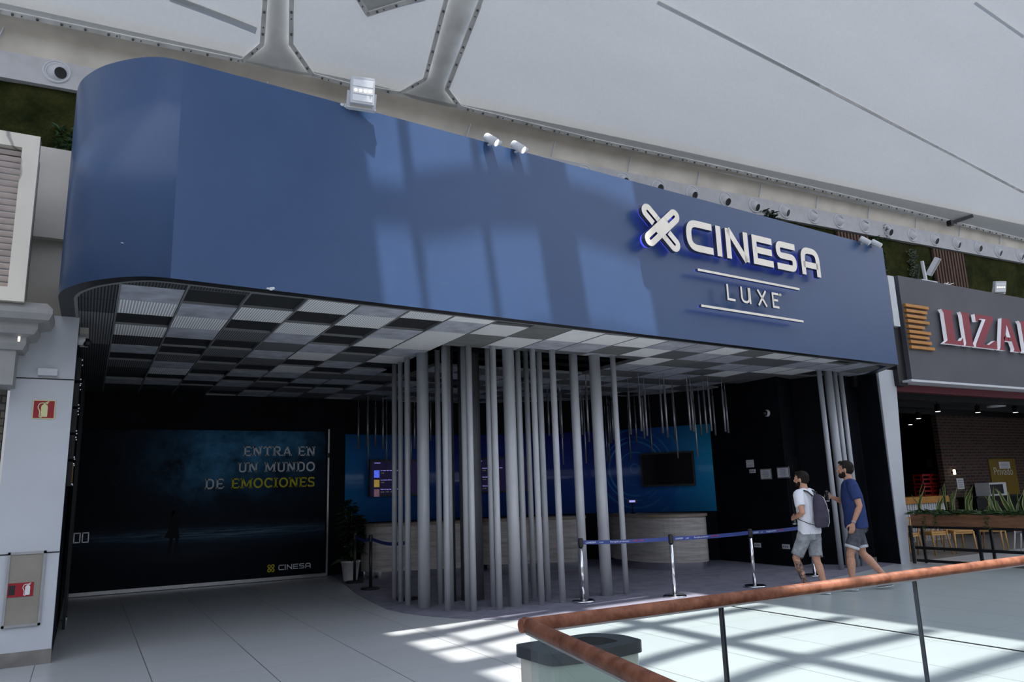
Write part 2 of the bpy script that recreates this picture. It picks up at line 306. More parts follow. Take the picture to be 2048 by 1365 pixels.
# ------------------------------------------------------------------ mesh helpers
def orth(d):
    d = d.normalized(); a = Vector((0, 0, 1)) if abs(d.z) < 0.9 else Vector((1, 0, 0))
    x = d.cross(a).normalized(); return x, d.cross(x).normalized()
class MB:
    def __init__(s): s.v = []; s.f = []; s.m = []; s.s = []; s.uv = {}
    def add(s, vs, fs, mi=0, sm=False):
        b = len(s.v); s.v += [tuple(v) for v in vs]
        for f in fs: s.f.append([i+b for i in f]); s.m.append(mi); s.s.append(sm)
        return s
    def box(s, c, d, mi=0, rz=0.0, R=None):
        c = Vector(c); hx, hy, hz = d[0]/2, d[1]/2, d[2]/2
        R = R or Matrix.Rotation(rz, 3, 'Z')
        vs = [c + R @ Vector((x, y, z)) for z in (-hz, hz) for x, y in ((-hx, -hy), (hx, -hy), (hx, hy), (-hx, hy))]
        return s.add(vs, [(3, 2, 1, 0), (4, 5, 6, 7), (0, 1, 5, 4), (1, 2, 6, 5), (2, 3, 7, 6), (3, 0, 4, 7)], mi)
    def bar(s, a, b, w, t, mi=0):
        """square bar from a to b"""
        a = Vector(a); b = Vector(b); x, y = orth(b-a)
        vs = [p + x*i*w/2 + y*j*t/2 for p in (a, b) for i, j in ((-1, -1), (1, -1), (1, 1), (-1, 1))]
        return s.add(vs, [(3, 2, 1, 0), (4, 5, 6, 7), (0, 1, 5, 4), (1, 2, 6, 5), (2, 3, 7, 6), (3, 0, 4, 7)], mi)
    def tube(s, pts, rad, n=12, mi=0, caps=True, sm=True, ell=None):
        pts = [Vector(p) for p in pts]; rad = rad if isinstance(rad, (list, tuple)) else [rad]*len(pts)
        base = len(s.v); X = None
        for i, p in enumerate(pts):
            d = (pts[min(i+1, len(pts)-1)] - pts[max(i-1, 0)])
            if d.length < 1e-9: d = Vector((0, 0, 1))
            d.normalize()
            if X is None: X, Y = orth(d)
            else:
                X = (X - d*X.dot(d)).normalized(); Y = d.cross(X).normalized()
            if i == 0 and ell is not None:
                e = Vector(ell); X = (e - d*e.dot(d)).normalized(); Y = d.cross(X)
            r = rad[i]; rx, ry = r if isinstance(r, (tuple, list)) else (r, r)
            for j in range(n):
                a = 2*math.pi*j/n; s.v.append(tuple(p + X*rx*math.cos(a) + Y*ry*math.sin(a)))
        for i in range(len(pts)-1):
            for j in range(n):
                a = base+i*n+j; b = base+i*n+(j+1) % n; s.f.append([a, b, b+n, a+n]); s.m.append(mi); s.s.append(sm)
        if caps:
            s.f.append([base+j for j in reversed(range(n))]); s.m.append(mi); s.s.append(False)
            e = base+(len(pts)-1)*n; s.f.append([e+j for j in range(n)]); s.m.append(mi); s.s.append(False)
        return s
    def cyl(s, a, b, r, n=16, mi=0, r2=None): return s.tube([a, b], [r, r if r2 is None else r2], n, mi)
    def lathe(s, c, prof, n=24, mi=0, axis=(0, 0, 1), sm=True):
        c = Vector(c); ax = Vector(axis).normalized(); X, Y = orth(ax); base = len(s.v)
        for r, z in prof:
            for j in range(n):
                a = 2*math.pi*j/n; s.v.append(tuple(c + ax*z + X*r*math.cos(a) + Y*r*math.sin(a)))
        for i in range(len(prof)-1):
            for j in range(n):
                a = base+i*n+j; b = base+i*n+(j+1) % n; s.f.append([a, b, b+n, a+n]); s.m.append(mi); s.s.append(sm)
        return s
    def ball(s, c, r, n=14, mi=0, R=None):
        c = Vector(c); r = r if isinstance(r, (tuple, list)) else (r, r, r); base = len(s.v); m = n//2+1
        for i in range(m):
            t = math.pi*i/(m-1); t = min(max(t, 0.02), math.pi-0.02)
            for j in range(n):
                a = 2*math.pi*j/n; p = Vector((r[0]*math.sin(t)*math.cos(a), r[1]*math.sin(t)*math.sin(a), -r[2]*math.cos(t)))
                if R: p = R @ p
                s.v.append(tuple(c+p))
        for i in range(m-1):
            for j in range(n):
                a = base+i*n+j; b = base+i*n+(j+1) % n; s.f.append([a, b, b+n, a+n]); s.m.append(mi); s.s.append(True)
        s.f.append([base+j for j in reversed(range(n))]); s.m.append(mi); s.s.append(True)
        e = base+(m-1)*n; s.f.append([e+j for j in range(n)]); s.m.append(mi); s.s.append(True)
        return s
    def prism(s, poly, o, X, Y, Z, z0, z1, mi=0, side=None):
        """2D outline (in X,Y from o) extruded from z0 to z1 along Z; z1 is the face"""
        o = Vector(o); X = Vector(X); Y = Vector(Y); Z = Vector(Z); n = len(poly); b = len(s.v)
        for z in (z0, z1):
            for x, y in poly: s.v.append(tuple(o + X*x + Y*y + Z*z))
        s.f.append([b+i for i in reversed(range(n))]); s.m.append(mi); s.s.append(False)
        s.f.append([b+n+i for i in range(n)]); s.m.append(mi); s.s.append(False)
        for i in range(n):
            j = (i+1) % n; s.f.append([b+i, b+j, b+n+j, b+n+i]); s.m.append(mi if side is None else side); s.s.append(False)
        return s
    def ribbon(s, pts, w, o, X, Y, Z, z0, z1, mi=0, side=None, closed=False):
        """a stroke of width w along a 2D polyline, extruded"""
        P = [Vector((p[0], p[1])) for p in pts]; n = len(P); L = []; R = []
        for i in range(n):
            if closed: a, b = P[i-1], P[(i+1) % n]
            else: a, b = P[max(i-1, 0)], P[min(i+1, n-1)]
            d1 = (P[i]-a).normalized() if (P[i]-a).length > 1e-9 else (b-P[i]).normalized()
            d2 = (b-P[i]).normalized() if (b-P[i]).length > 1e-9 else d1
            n1 = Vector((-d1.y, d1.x)); n2 = Vector((-d2.y, d2.x)); m = (n1+n2)
            m = m.normalized() if m.length > 1e-6 else n1
            q = w/2/max(m.dot(n1), 0.35); L.append(P[i]+m*q); R.append(P[i]-m*q)
        for i in range(n if closed else n-1):
            j = (i+1) % n
            s.prism([tuple(R[i]), tuple(R[j]), tuple(L[j]), tuple(L[i])], o, X, Y, Z, z0, z1, mi, side)
        return s
    def build(s, name, mats, parent=None, uv=None, loc=None):
        me = bpy.data.meshes.new(name); me.from_pydata(s.v, [], s.f)
        mats = mats if isinstance(mats, (list, tuple)) else [mats]
        for m in mats: me.materials.append(MAT[m] if isinstance(m, str) else m)
        me.polygons.foreach_set('material_index', s.m); me.polygons.foreach_set('use_smooth', s.s)
        if uv:
            l = me.uv_layers.new(name='UVMap')
            for lp in me.loops: l.data[lp.index].uv = uv(s.v[lp.vertex_index], lp.vertex_index)
        me.update()
        return link(name, me, parent)
def link(name, me, parent=None):
    o = bpy.data.objects.new(name, me); sc.collection.objects.link(o)
    if parent is not None: adopt(o, parent)
    return o
def world_of(o):
    m = o.matrix_basis.copy()
    return (world_of(o.parent) @ o.matrix_parent_inverse @ m) if o.parent else m
def adopt(o, parent):
    o.parent = parent; o.matrix_parent_inverse = world_of(parent).inverted()
def tag(o, label=None, cat=None, group=None, kind=None):
    for k_, v_ in (('label', label), ('category', cat), ('group', group), ('kind', kind)):
        if v_: o[k_] = v_
    return o
def thing(name, label, cat, loc=(0, 0, 0), group=None):
    o = bpy.data.objects.new(name, None); sc.collection.objects.link(o); o.location = loc; o.empty_display_size = 0.1
    return tag(o, label, cat, group)
def struct(name, mb, mats, **k): return tag(mb.build(name, mats, **k), kind='structure')
def text_mesh(txt, size, align='LEFT', depth=0.0, space=1.0):
    c = bpy.data.curves.new('lettering', 'FONT'); c.body = txt; c.size = size; c.align_x = align; c.extrude = depth; c.space_character = space; c.resolution_u = 3
    o = bpy.data.objects.new('lettering', c); sc.collection.objects.link(o); bpy.context.view_layer.update()
    me = bpy.data.meshes.new_from_object(o.evaluated_get(bpy.context.evaluated_depsgraph_get()))
    vs = [tuple(v.co) for v in me.vertices]; fs = [list(p.vertices) for p in me.polygons]
    bpy.data.objects.remove(o); bpy.data.curves.remove(c); bpy.data.meshes.remove(me); return vs, fs
def put_text(mb, txt, size, o, X, Y, Z, align='LEFT', depth=0.002, mi=0, space=1.0):
    vs, fs = text_mesh(txt, size, align, depth, space); o = Vector(o); X = Vector(X); Y = Vector(Y); Z = Vector(Z)
    mb.add([o + X*v[0] + Y*v[1] + Z*(v[2]+depth) for v in vs], fs, mi)
ORD = 'first second third fourth fifth sixth seventh eighth ninth tenth eleventh twelfth thirteenth fourteenth fifteenth sixteenth seventeenth eighteenth nineteenth'.split()
TENS = {20: 'twentieth', 30: 'thirtieth', 40: 'fortieth', 50: 'fiftieth'}
def nth(i):
    if i <= 19: return ORD[i-1]
    if i % 10 == 0: return TENS[i]
    return {2: 'twenty', 3: 'thirty', 4: 'forty', 5: 'fifty'}[i//10] + '-' + ORD[i % 10-1]
def arc(cx, cy, r, a0, a1, n=6, ry=None):
    ry = ry or r
    return [(cx+r*math.cos(math.radians(a0+(a1-a0)*i/n)), cy+ry*math.sin(math.radians(a0+(a1-a0)*i/n))) for i in range(n+1)]
UPZ = Vector((0, 0, 1))

# ================================================================== SETTING
B_DIR = Vector((0.20, 1.055, 0)).normalized()          # direction of the railing that comes towards the viewer
RC = Vector((1.56, 2.69, 0))                           # corner of the railing
def rail_b(t): return RC - B_DIR*t
# floor: walkway and forecourt, leaving the void behind the railing open
b0 = rail_b(12)
mb = MB(); F = [(-12, 2.6), (40, 2.6), (40, 26), (-12, 26)]
mb.add([(x, y, 0) for x, y in F], [(0, 1, 2, 3)])
mb.add([(-12, 2.6, 0), (-12, b0.y, 0), (b0.x, b0.y, 0), (RC.x, 2.6, 0)], [(0, 1, 2, 3)])
mb.add([(RC.x, 2.6, 0), (40, 2.6, 0), (40, 2.6, -0.5), (RC.x, 2.6, -0.5)], [(0, 3, 2, 1)])
mb.add([(RC.x, 2.6, 0), (b0.x, b0.y, 0), (b0.x, b0.y, -0.5), (RC.x, 2.6, -0.5)], [(0, 1, 2, 3)])
struct('floor', mb, 'floor')
mb = MB(); mb.add([(-12, -14, -5), (40, -14, -5), (40, 12, -5), (-12, 12, -5)], [(0, 1, 2, 3)]); struct('floor_below', mb, 'void_floor')
# expansion joint in the tiles
mb = MB(); mb.box((7.44, 5.1, 0.002), (0.035, 5.0, 0.004)); struct('trim_1', mb, 'dark_metal')
# carpet with its curved front edge
cpts = [(4.45, 15.6), (4.23, 13.85), (3.98, 12.4), (3.86, 11.4), (3.79, 10.42), (3.85, 9.95), (3.97, 9.55), (4.2, 9.08), (4.5, 8.68), (4.85, 8.38), (5.3, 8.2), (6.0, 8.13), (7.2, 8.16), (9.0, 8.3), (10.7, 8.55), (12.2, 8.9), (13.4, 9.2), (13.4, 16), (4.45, 16)]
mb = MB(); mb.prism(cpts, (0, 0, 0), (1, 0, 0), (0, 1, 0), (0, 0, 1), 0.0005, 0.008); struct('floor_carpet', mb, 'carpet')

SOF = 3.62
# mural line (plan) smoothed
mur = [(4.75, 15.63), (5.9, 15.72), (7.25, 15.63), (8.3, 15.30), (9.2, 14.87), (9.98, 14.35), (10.61, 13.62), (11.2, 12.85), (11.72, 12.05)]
def catmull(P, n=6):
    out = []
    for i in range(len(P)-1):
        p0 = Vector(P[max(i-1, 0)]); p1 = Vector(P[i]); p2 = Vector(P[i+1]); p3 = Vector(P[min(i+2, len(P)-1)])
        for j in range(n):
            t = j/n; out.append(0.5*((2*p1)+(p2-p0)*t+(2*p0-5*p1+4*p2-p3)*t*t+(3*p1-p0-3*p2+p3)*t**3))
    out.append(Vector(P[-1])); return out
MUR = catmull(mur)
def walls(mb, pts, z0, z1, t=0.12, mi=0):
    """upright wall along a plan polyline; thickness goes to the left of the walking direction"""
    P = [Vector((p[0], p[1])) for p in pts]; n = len(P); O = []
    for i in range(n):
        a, b = P[max(i-1, 0)], P[min(i+1, n-1)]
        d1 = (P[i]-a).normalized() if i else (b-P[i]).normalized(); d2 = (b-P[i]).normalized() if i < n-1 else d1
        n1 = Vector((-d1.y, d1.x)); n2 = Vector((-d2.y, d2.x)); m = (n1+n2).normalized(); O.append(P[i]+m*t/max(m.dot(n1), .4))
    vs = []
    for p, o in zip(P, O): vs += [(p.x, p.y, z0), (p.x, p.y, z1), (o.x, o.y, z1), (o.x, o.y, z0)]
    fs = [(0, 1, 2, 3), (4*n-1, 4*n-2, 4*n-3, 4*n-4)]
    for i in range(n-1):
        a = 4*i; b = a+4
        fs += [(a, b, b+1, a+1), (a+1, b+1, b+2, a+2), (a+2, b+2, b+3, a+3), (a+3, b+3, b, a)]
    mb.add(vs, fs, mi)
ZW = 4.1
mb = MB(); walls(mb, [(-0.19, 9.5), (-0.19, 15.66)][::1], 0, ZW, 0.14); struct('wall_left', mb, 'black_wall')
mb = MB(); walls(mb, [(-0.33, 15.66), (4.75, 15.66)] + [tuple(p + Vector((0.03, 0.05))) for p in MUR[1:]], 0, ZW, 0.15); struct('wall_back', mb, 'black_wall')
mb = MB(); walls(mb, [(11.78, 12.1), (11.72, 10.12), (12.35, 10.3), (12.58, 9.62), (13.75, 9.62)], 0, ZW, 0.15); struct('wall_right', mb, 'black_wall')
mb = MB(); walls(mb, [(13.43, 9.62), (13.62, 16.0)], 0, ZW, 0.1); struct('wall_party', mb, 'black_wall')
mb = MB(); d_ = Vector((0.63, 0.18, 0)).normalized(); n_ = Vector((d_.y, -d_.x, 0)); c_ = Vector((11.72, 10.12, 0)) + d_*0.33 + n_*0.012
mb.box((c_.x, c_.y, 1.02), (0.50, 0.02, 2.04), rz=math.atan2(d_.y, d_.x)); o = mb.build('door_1', 'dark_metal'); tag(o, kind='structure')
mb = MB(); mb.box((13.0, 9.60, 0.05), (0.82, 0.03, 0.10)); struct('baseboard_right', mb, 'frame_grey')

# white pillars either side of the opening
mb = MB(); mb.prism([(-0.76, 9.34), (-0.19, 9.34), (-0.19, 9.52), (-0.76, 9.52)], (0, 0, 0), (1, 0, 0), (0, 1, 0), (0, 0, 1), 0.14, 3.60)
mb.box((-0.475, 9.338, 2.90), (0.57, 0.006, 0.012), 1); mb.box((-0.475, 9.338, 1.09), (0.57, 0.006, 0.012), 1)
struct('pillar_left', mb, ['pillar_white', 'black'])
mb = MB(); mb.box((-0.475, 9.43, 0.07), (0.58, 0.20, 0.14)); struct('baseboard_left', mb, 'plinth')
mb = MB(); vs = [(13.40, 9.1, 0), (13.66, 9.1, 0), (13.66, 9.3, 0), (13.40, 9.3, 0), (13.45, 9.1, 3.7), (14.0, 9.1, 3.7), (14.0, 9.3, 3.7), (13.45, 9.3, 3.7)]
mb.add(vs, [(3, 2, 1, 0), (4, 5, 6, 7), (0, 1, 5, 4), (1, 2, 6, 5), (2, 3, 7, 6), (3, 0, 4, 7)]); struct('pillar_right', mb, 'pillar_white')

# ------------------------------------------------------------------ soffit of ceiling tiles
F0 = Vector((1.17, 7.39, 0)); FD = Vector((0.99750, 0.07063, 0)); FN = Vector((0.07063, -0.99750, 0)); FEND = 11.61; ZB, ZT = 3.60, 5.83
def fp(s, o=0.0, z=0.0): return F0 + FD*s + FN*o + UPZ*z
fs_ = fp(-0.62)
oc = [(-0.36, 9.5), (-0.37, 8.55), (-0.365, 8.38), (-0.33, 8.18), (-0.26, 8.00), (-0.15, 7.80), (0.0, 7.62), (0.18, 7.46), (0.36, 7.365), (fs_.x, fs_.y)]
oc = [tuple(p) for p in catmull(oc, 4)]
outer = oc + [tuple(fp(FEND)[:2]), (13.42, 9.2)]
def inset(P, d):
    out = []
    for i in range(len(P)):
        a = Vector(P[max(i-1, 0)]); b = Vector(P[min(i+1, len(P)-1)]); p = Vector(P[i])
        d1 = (p-a).normalized() if i else (b-p).normalized(); d2 = (b-p).normalized() if i < len(P)-1 else d1
        m = Vector((-d1.y-d2.y, d1.x+d2.x)).normalized(); out.append(tuple(p + m*d/max(m.dot(Vector((-d1.y, d1.x))), .5)))
    return out
inner = inset(outer, 0.15)
clip_poly = inner + [(13.5, 16.8), (-0.22, 16.8)]
def clip(sub, poly):
    out = [Vector(p) for p in sub]
    for i in range(len(poly)):
        a = Vector(poly[i]); b = Vector(poly[(i+1) % len(poly)]); e = b-a
        if e.length < 1e-6: continue
        ins = lambda p: e.x*(p.y-a.y)-e.y*(p.x-a.x) >= -1e-9
        res = []
        for j in range(len(out)):
            p, q = out[j-1], out[j]; ip, iq = ins(p), ins(q)
            if ip != iq:
                r = q-p; t = (e.y*(p.x-a.x)-e.x*(p.y-a.y))/(e.x*r.y-e.y*r.x); res.append(p+r*t)
            if iq: res.append(q)
        out = res
        if not out: return []
    return [tuple(p) for p in out]
HOLE = (4.27, 7.80, 9.49, 10.95); HOLE2 = (4.27, 4.95, 10.9, 12.3)
def in_hole(x, y): return any(a < x < b and c < y < d for a, b, c, d in (HOLE, HOLE2))
TC = {'L': 'tile_ribbed_light', 'W': 'tile_light', 'M': 'tile_mid', 'D': 'tile_dark', 'O': 'tile_olive', 'R': 'tile_ribbed_mid', 'S': 'tile_ribbed_dark'}
order = list(TC); cols = {0: 'SSSRRRSSSSSSSS', 1: 'SMLDLSMDRSDMSD', 2: 'SDMLMDDRMLDMSD', 3: 'DDLDRDRDRDMDSD', 4: 'LLDLMRMRDMDMRD', 5: 'LMLDDMLDLMDRDM', 6: 'LLDMLDRMDRMDRM', 7: 'LWMLLMLDMRMDMR', 8: 'WDLOOMRDMRDMRM', 9: 'MOOLMDRMRDMRMR', 10: 'WWWMRDMRMDRMRM', 11: 'WOWMRMDRMRDMRM', 12: 'WMWOMRMRDMRMRM', 13: 'WOMWRMORMRMRMR', 14: 'WOMRWMRMRMRMRM', 15: 'WMWMOMRMRMRMRM', 16: 'WWOMRMMRMRMRMR', 17: 'WMWRMRMRMRMRMR'}
mb = MB(); tb = MB(); TP = 0.5875
for ci in range(-1, 24):
    x0 = 0.145 + TP*ci; x1 = x0+TP
    off = 0.1*max(0, 4.24-(x0+x1)/2)
    for ri in range(-1, 14):
        y0 = 7.43 + off + 0.615*ri; y1 = y0+0.615
        segs = [(x0, x1, y0, y1)]
        xm = (x0+x1)/2
        if HOLE[0]-.1 < xm < HOLE[1] and y0 < HOLE[2] < y1: segs = [(x0, x1, y0, HOLE[2])]
        elif in_hole(xm, (y0+y1)/2): continue
        key = cols.get(ci+1, '')
        ch = key[ri+1] if 0 <= ri+1 < len(key) else random.choice('WMRMRDO')
        for a, b, c, d in segs:
            g = 0.008; p = clip([(a+g, c+g), (b-g, c+g), (b-g, d-g), (a+g, d-g)], clip_poly)
            if len(p) > 2:
                z = SOF if ch != 'D' else SOF+0.03
                mb.prism(p, (0, 0, 0), (1, 0, 0), (0, 1, 0), (0, 0, 1), z, SOF+0.05, order.index(ch))
            q = clip([(a, c), (b, c), (b, c+0.016), (a, c+0.016)], clip_poly)
            if len(q) > 2: tb.prism(q, (0, 0, 0), (1, 0, 0), (0, 1, 0), (0, 0, 1), SOF+0.004, SOF+0.05)
            q = clip([(a, c), (a+0.02, c), (a+0.02, d), (a, d)], clip_poly)
            if len(q) > 2: tb.prism(q, (0, 0, 0), (1, 0, 0), (0, 1, 0), (0, 0, 1), SOF-0.002, SOF+0.05)
struct('ceiling', mb, [TC[c] for c in order]); struct('ceiling_grid', tb, 'tbar')
# dark void above the soffit
mb = MB(); mb.prism(inset(outer, 0.06) + [(13.6, 17), (-0.3, 17)], (0, 0, 0), (1, 0, 0), (0, 1, 0), (0, 0, 1), ZW, ZW+0.1); struct('ceiling_slab', mb, 'black')
mb = MB()
for a, b in (((4.2, 9.5), (7.85, 9.5)), ((4.24, 9.45), (4.24, 12.35)), ((7.82, 9.45), (7.82, 11.0))):
    mb.bar((a[0], a[1], 3.66), (b[0], b[1], 3.66), 0.04, 0.04)
for y in (10.2, 10.8): mb.bar((4.25, y, 3.72), (7.8, y, 3.72), 0.03, 0.05)
struct('trim_2', mb, 'dark_metal')

# ------------------------------------------------------------------ the big curved fascia
T = thing('shop_fascia', 'long dark blue shop fascia with a rounded end above the cinema entrance', 'fascia', tuple(fp(0)))
inn = inset(outer, 0.15); n = len(outer); mb = MB(); vs = []
for (x, y), (u, v) in zip(outer, inn): vs += [(x, y, ZB), (x, y, ZT), (u, v, ZT), (u, v, ZB)]
mb.add(vs, [])
for i in range(n-1):
    a = 4*i; b = a+4; sm = i < len(oc)-1
    for f in ((a, b, b+1, a+1), (a+1, b+1, b+2, a+2), (a+2, b+2, b+3, a+3), (a+3, b+3, b, a)):
        mb.f.append(list(f)); mb.m.append(1 if f[0] == a+3 else 0); mb.s.append(sm and f[2] == b+1)
for f in ((0, 1, 2, 3), (4*n-1, 4*n-2, 4*n-3, 4*n-4)): mb.f.append(list(f)); mb.m.append(0); mb.s.append(False)
mb.build('panel', ['fascia', 'black'], T)  # black on the underside faces: shade put into the colour
mb = MB()
for i in range(len(inn)-2): 
    a, b = inn[i], inn[i+1]; mb.bar((a[0], a[1], 3.61), (b[0], b[1], 3.61), 0.03, 0.03)
mb.build('edge_trim', 'tbar', T)
for s, z, w in ((0.29, 3.615, 0.05), (-0.50, 3.93, 0.016), (1.02, 5.815, 0.07)):
    mb = MB(); p = fp(s, 0.004, z) if s > -0.5 else Vector((0.14, 7.478, z))
    for q in range(5): mb.ball(p + FD*random.uniform(-w, w)*.7 + UPZ*random.uniform(-w, w)*.25, (w*.4, 0.006, w*.22), 6)
    mb.build('paint_chip', 'white_paint', T)
# pale return of the fascia and the recess between the two shops
mb = MB(); mb.box((13.96, 8.98, 5.09), (0.20, 0.16, 1.05)); struct('trim_3', mb, 'white_paint')
mb = MB(); mb.box((13.74, 9.56, 4.55), (0.95, 0.08, 2.3)); struct('wall_recess', mb, 'black')
mb = MB(); mb.box((13.385, 9.36, 1.81), (0.02, 0.50, 3.62)); struct('wall_return', mb, 'black_wall')

# ------------------------------------------------------------------ moss wall, nozzle band, cove, membrane dome
MA = Vector((-3.5, 12.25, 0)); MBp = Vector((30, 10.65, 0)); MD = (MBp-MA).normalized(); MN = Vector((MD.y, -MD.x, 0))
def mw(x, o=0.0, z=0.0):
    t = (x-MA.x)/MD.x; return MA + MD*t + MN*o + UPZ*z
mb = MB(); nx, nz = 150, 24; vs = []
for j in range(nz+1):
    for i in range(nx+1):
        x = -3.4 + 33*i/nx; z = 4.2 + 3.6*j/nz; p = mw(x, 0, z); q = noise.fractal(Vector((x*1.7, z*1.7, 3)), 1.0, 2.0, 4)
        vs.append(p + MN*(0.05*q))
mb.add(vs, [(j*(nx+1)+i, j*(nx+1)+i+1, (j+1)*(nx+1)+i+1, (j+1)*(nx+1)+i) for j in range(nz) for i in range(nx)], 0, True)
struct('wall_moss', mb, 'moss')
ZB0, ZB1 = 7.66, 8.08
def band_z(x): return 0.0
mb = MB(); A, B = mw(-3.4, 0.10), mw(30, 0.10)
mb.add([A+UPZ*ZB0, B+UPZ*ZB0, B+UPZ*ZB1, A+UPZ*ZB1, A-MN*.3+UPZ*ZB0, B-MN*.3+UPZ*ZB0], [(0, 1, 2, 3), (4, 5, 1, 0)]); struct('trim_4', mb, 'band_white')
# cove above the band, then the bolted edge of the membrane
DZ0, DY0, DSL = 8.45, 0.35, 0.5375
def dome(x, t, o=0.0):
    """point on the sloping membrane: x along the wall, t metres out from its lower edge"""
    p = mw(x, DY0+t, DZ0 + DSL*t); nrm = (MN*(-DSL) + UPZ*-1)
    return p + Vector((MN.x*DSL, MN.y*DSL, -1)).normalized()*o
mb = MB(); C = [(0.06, ZB1-.03), (0.06, 8.2), (0.12, 8.42), (0.32, 8.50), (0.62, 8.74)]
vs = []
for x in (-3.4, 30):
    for o, z in C: vs.append(mw(x, o, z))
mb.add(vs, [(i, i+5, i+6, i+1) for i in range(4)], 0, True); 
for x in [-1.6+1.85*i for i in range(18)]: mb.bar(mw(x, 0.11, 8.1), mw(x+0.1, 0.13, 8.44), 0.03, 0.015, 1)
struct('ceiling_cove', mb, ['cove', 'white_paint'])
DN = Vector((MN.x*DSL, MN.y*DSL, -1)).normalized(); DQ = mw(0, DY0, DZ0)
def dm(px, py, o=0.0):
    return on_plane(px, py, DQ + DN*o, DN)
def dome_end(x):   # where the slope meets the flat roof
    return mw(x, DY0+5.0, DZ0+DSL*5.0)
def cushion(name, px, bulge=0.10):
    P = [p if isinstance(p, Vector) else dm(*p) for p in px]; c = sum(P, Vector())/len(P); mb = MB(); n = len(P); K = 7; vs = []
    for k in range(K):
        s = 1 - k/K
        for p in P: vs.append(c + (p-c)*s + DN*(0.02 - bulge*(1-s*s)*0 + 0.0) - DN*bulge*(1-s**3)*0.6)
    vs.append(c - DN*bulge*0.6)
    fs = []
    for k in range(K-1):
        for i in range(n): j = (i+1) % n; fs.append((k*n+i, k*n+j, (k+1)*n+j, (k+1)*n+i))
    for i in range(n): fs.append(((K-1)*n+i, (K-1)*n+(i+1) % n, K*n))
    mb.add(vs, fs, 0, True); o = struct(name, mb, 'membrane'); return P
def flange(name, px, w=0.07, step=0.30):
    """bolted clamping strip following a run of points"""
    P = [dm(*p, 0.03) for p in px]; mb = MB()
    for a, b in zip(P, P[1:]):
        d = (b-a); L = d.length; d.normalize(); s = DN.cross(d)
        R = Matrix((d, s, DN)).transposed(); mb.box((a+b)/2, (L+0.02, w, 0.03), 0, R=R)
        n = max(1, int(L/step))
        for i in range(n):
            p = a + d*(L*(i+.5)/n) + DN*0.02; mb.lathe(p, [(0.0, 0.03), (0.014, 0.026), (0.020, 0.0)], 8, 1, DN)
            if i % 2 == 0: mb.lathe(p + d*0.11, [(0.0, 0.022), (0.009, 0.018), (0.012, 0.0)], 6, 1, DN)
    return struct(name, mb, ['steel_grey', 'bolt'])
left_edge = [(-300, -45), (0, 22), (240, 72), (485, 122), (524, 88), (530, 0), (538, -120)]
mid_edge = [(585, -120), (583, 0), (582, 88), (625, 150), (700, 170), (800, 186), (850, 158), (892, 0), (925, -120)]
right_edge = [(990, -120), (962, 0), (893, 178), (920, 214), (1200, 283), (1400, 326), (1600, 371), (1800, 418), (2048, 480), (2300, 548)]
def up(px):      # where a joint between two cushions meets the flat roof
    return dome_end(dm(*px).x)
cushion('ceiling_cushion_1', left_edge + [up((538, -120)), dome_end(-9), dome(-9, 0)]); cushion('ceiling_cushion_2', mid_edge + [up((925, -120)), up((585, -120))]); cushion('ceiling_cushion_3', right_edge + [dome(42, 0), dome_end(42), up((990, -120))])
def channel(name, px): 
    mb = MB(); P = [p if isinstance(p, Vector) else dm(*p, -0.07) for p in px]; mb.add(P, [tuple(range(len(P)))]); return struct(name, mb, 'channel')
channel('ceiling_channel_1', [(536, -120), (530, 0), (524, 88), (485, 122), (585, 150), (625, 150), (582, 88), (583, 0), (585, -120), up((585, -120)), up((530, -120))])
channel('ceiling_channel_2', [(925, -120), (892, 0), (850, 158), (800, 186), (870, 216), (920, 214), (893, 178), (962, 0), (990, -120), up((995, -120)), up((920, -120))])
channel('ceiling_channel_3', [(-300, -48), (0, 20), (240, 70), (485, 120), (625, 148), (800, 184), (920, 212), (1200, 281), (1400, 324), (1600, 369), (1800, 416), (2048, 478), (2300, 546), (2300, 552), (2048, 490), (1800, 427), (1400, 337), (1000, 243), (700, 183), (485, 137), (240, 86), (0, 34), (-300, -36)])
channel('ceiling_channel_4', [(690, -130), (700, -30), (735, 28), (850, -8), (880, -130)])
flange('trim_5', left_edge); flange('trim_6', mid_edge); flange('trim_7', right_edge)
flange('trim_8', [(700, -30), (735, 28), (850, -8)])
mb = MB()
for a, b, w in (((1315, 0), (2048, 385), 0.05), ((1950, 0), (2048, 70), 0.04), ((340, -8), (512, 50), 0.10)):
    p, q = dm(*a, -0.045), dm(*b, -0.045); d = (q-p).normalized(); s = DN.cross(d)
    mb.box((p+q)/2 , ((q-p).length, w, 0.015), 0, R=Matrix((d, s, DN)).transposed())
struct('trim_9', mb, 'steel_grey')

# flat roof with the glazed skylight the sun comes through
ZR = DZ0 + DSL*5.0
def yfar(x): return mw(x, DY0+4.97).y
def sky(X, Y): return (X - 0.13*ZR, Y - ZR/3)      # floor shadow position -> place in the roof
ox0, oy0 = sky(3.12, 0.2); ox1, _ = sky(7.95, 0)
mb = MB(); SX0, SX1, SY0, SY1 = 3.4, 11.0, -18.0, -3.2      # unseen second opening behind the viewer, added for blue sheen on the fascia
for a, b, c, d in ((-26, ox0, SY1, None), (ox1, 46, SY1, None), (ox0, ox1, SY1, oy0), (-26, SX0, SY0, SY1), (SX1, 46, SY0, SY1), (-26, 46, -24, SY0)):
    mb.add([(a, c, ZR), (b, c, ZR), (b, yfar(b) if d is None else d, ZR), (a, yfar(a) if d is None else d, ZR)], [(0, 1, 2, 3)])
struct('ceiling_roof', mb, 'roof_membrane')
mb = MB()
for i in range(9): y = SY0 + (SY1-SY0)*i/8; mb.bar((SX0, y, ZR), (SX1, y, ZR), 0.08, 0.10)
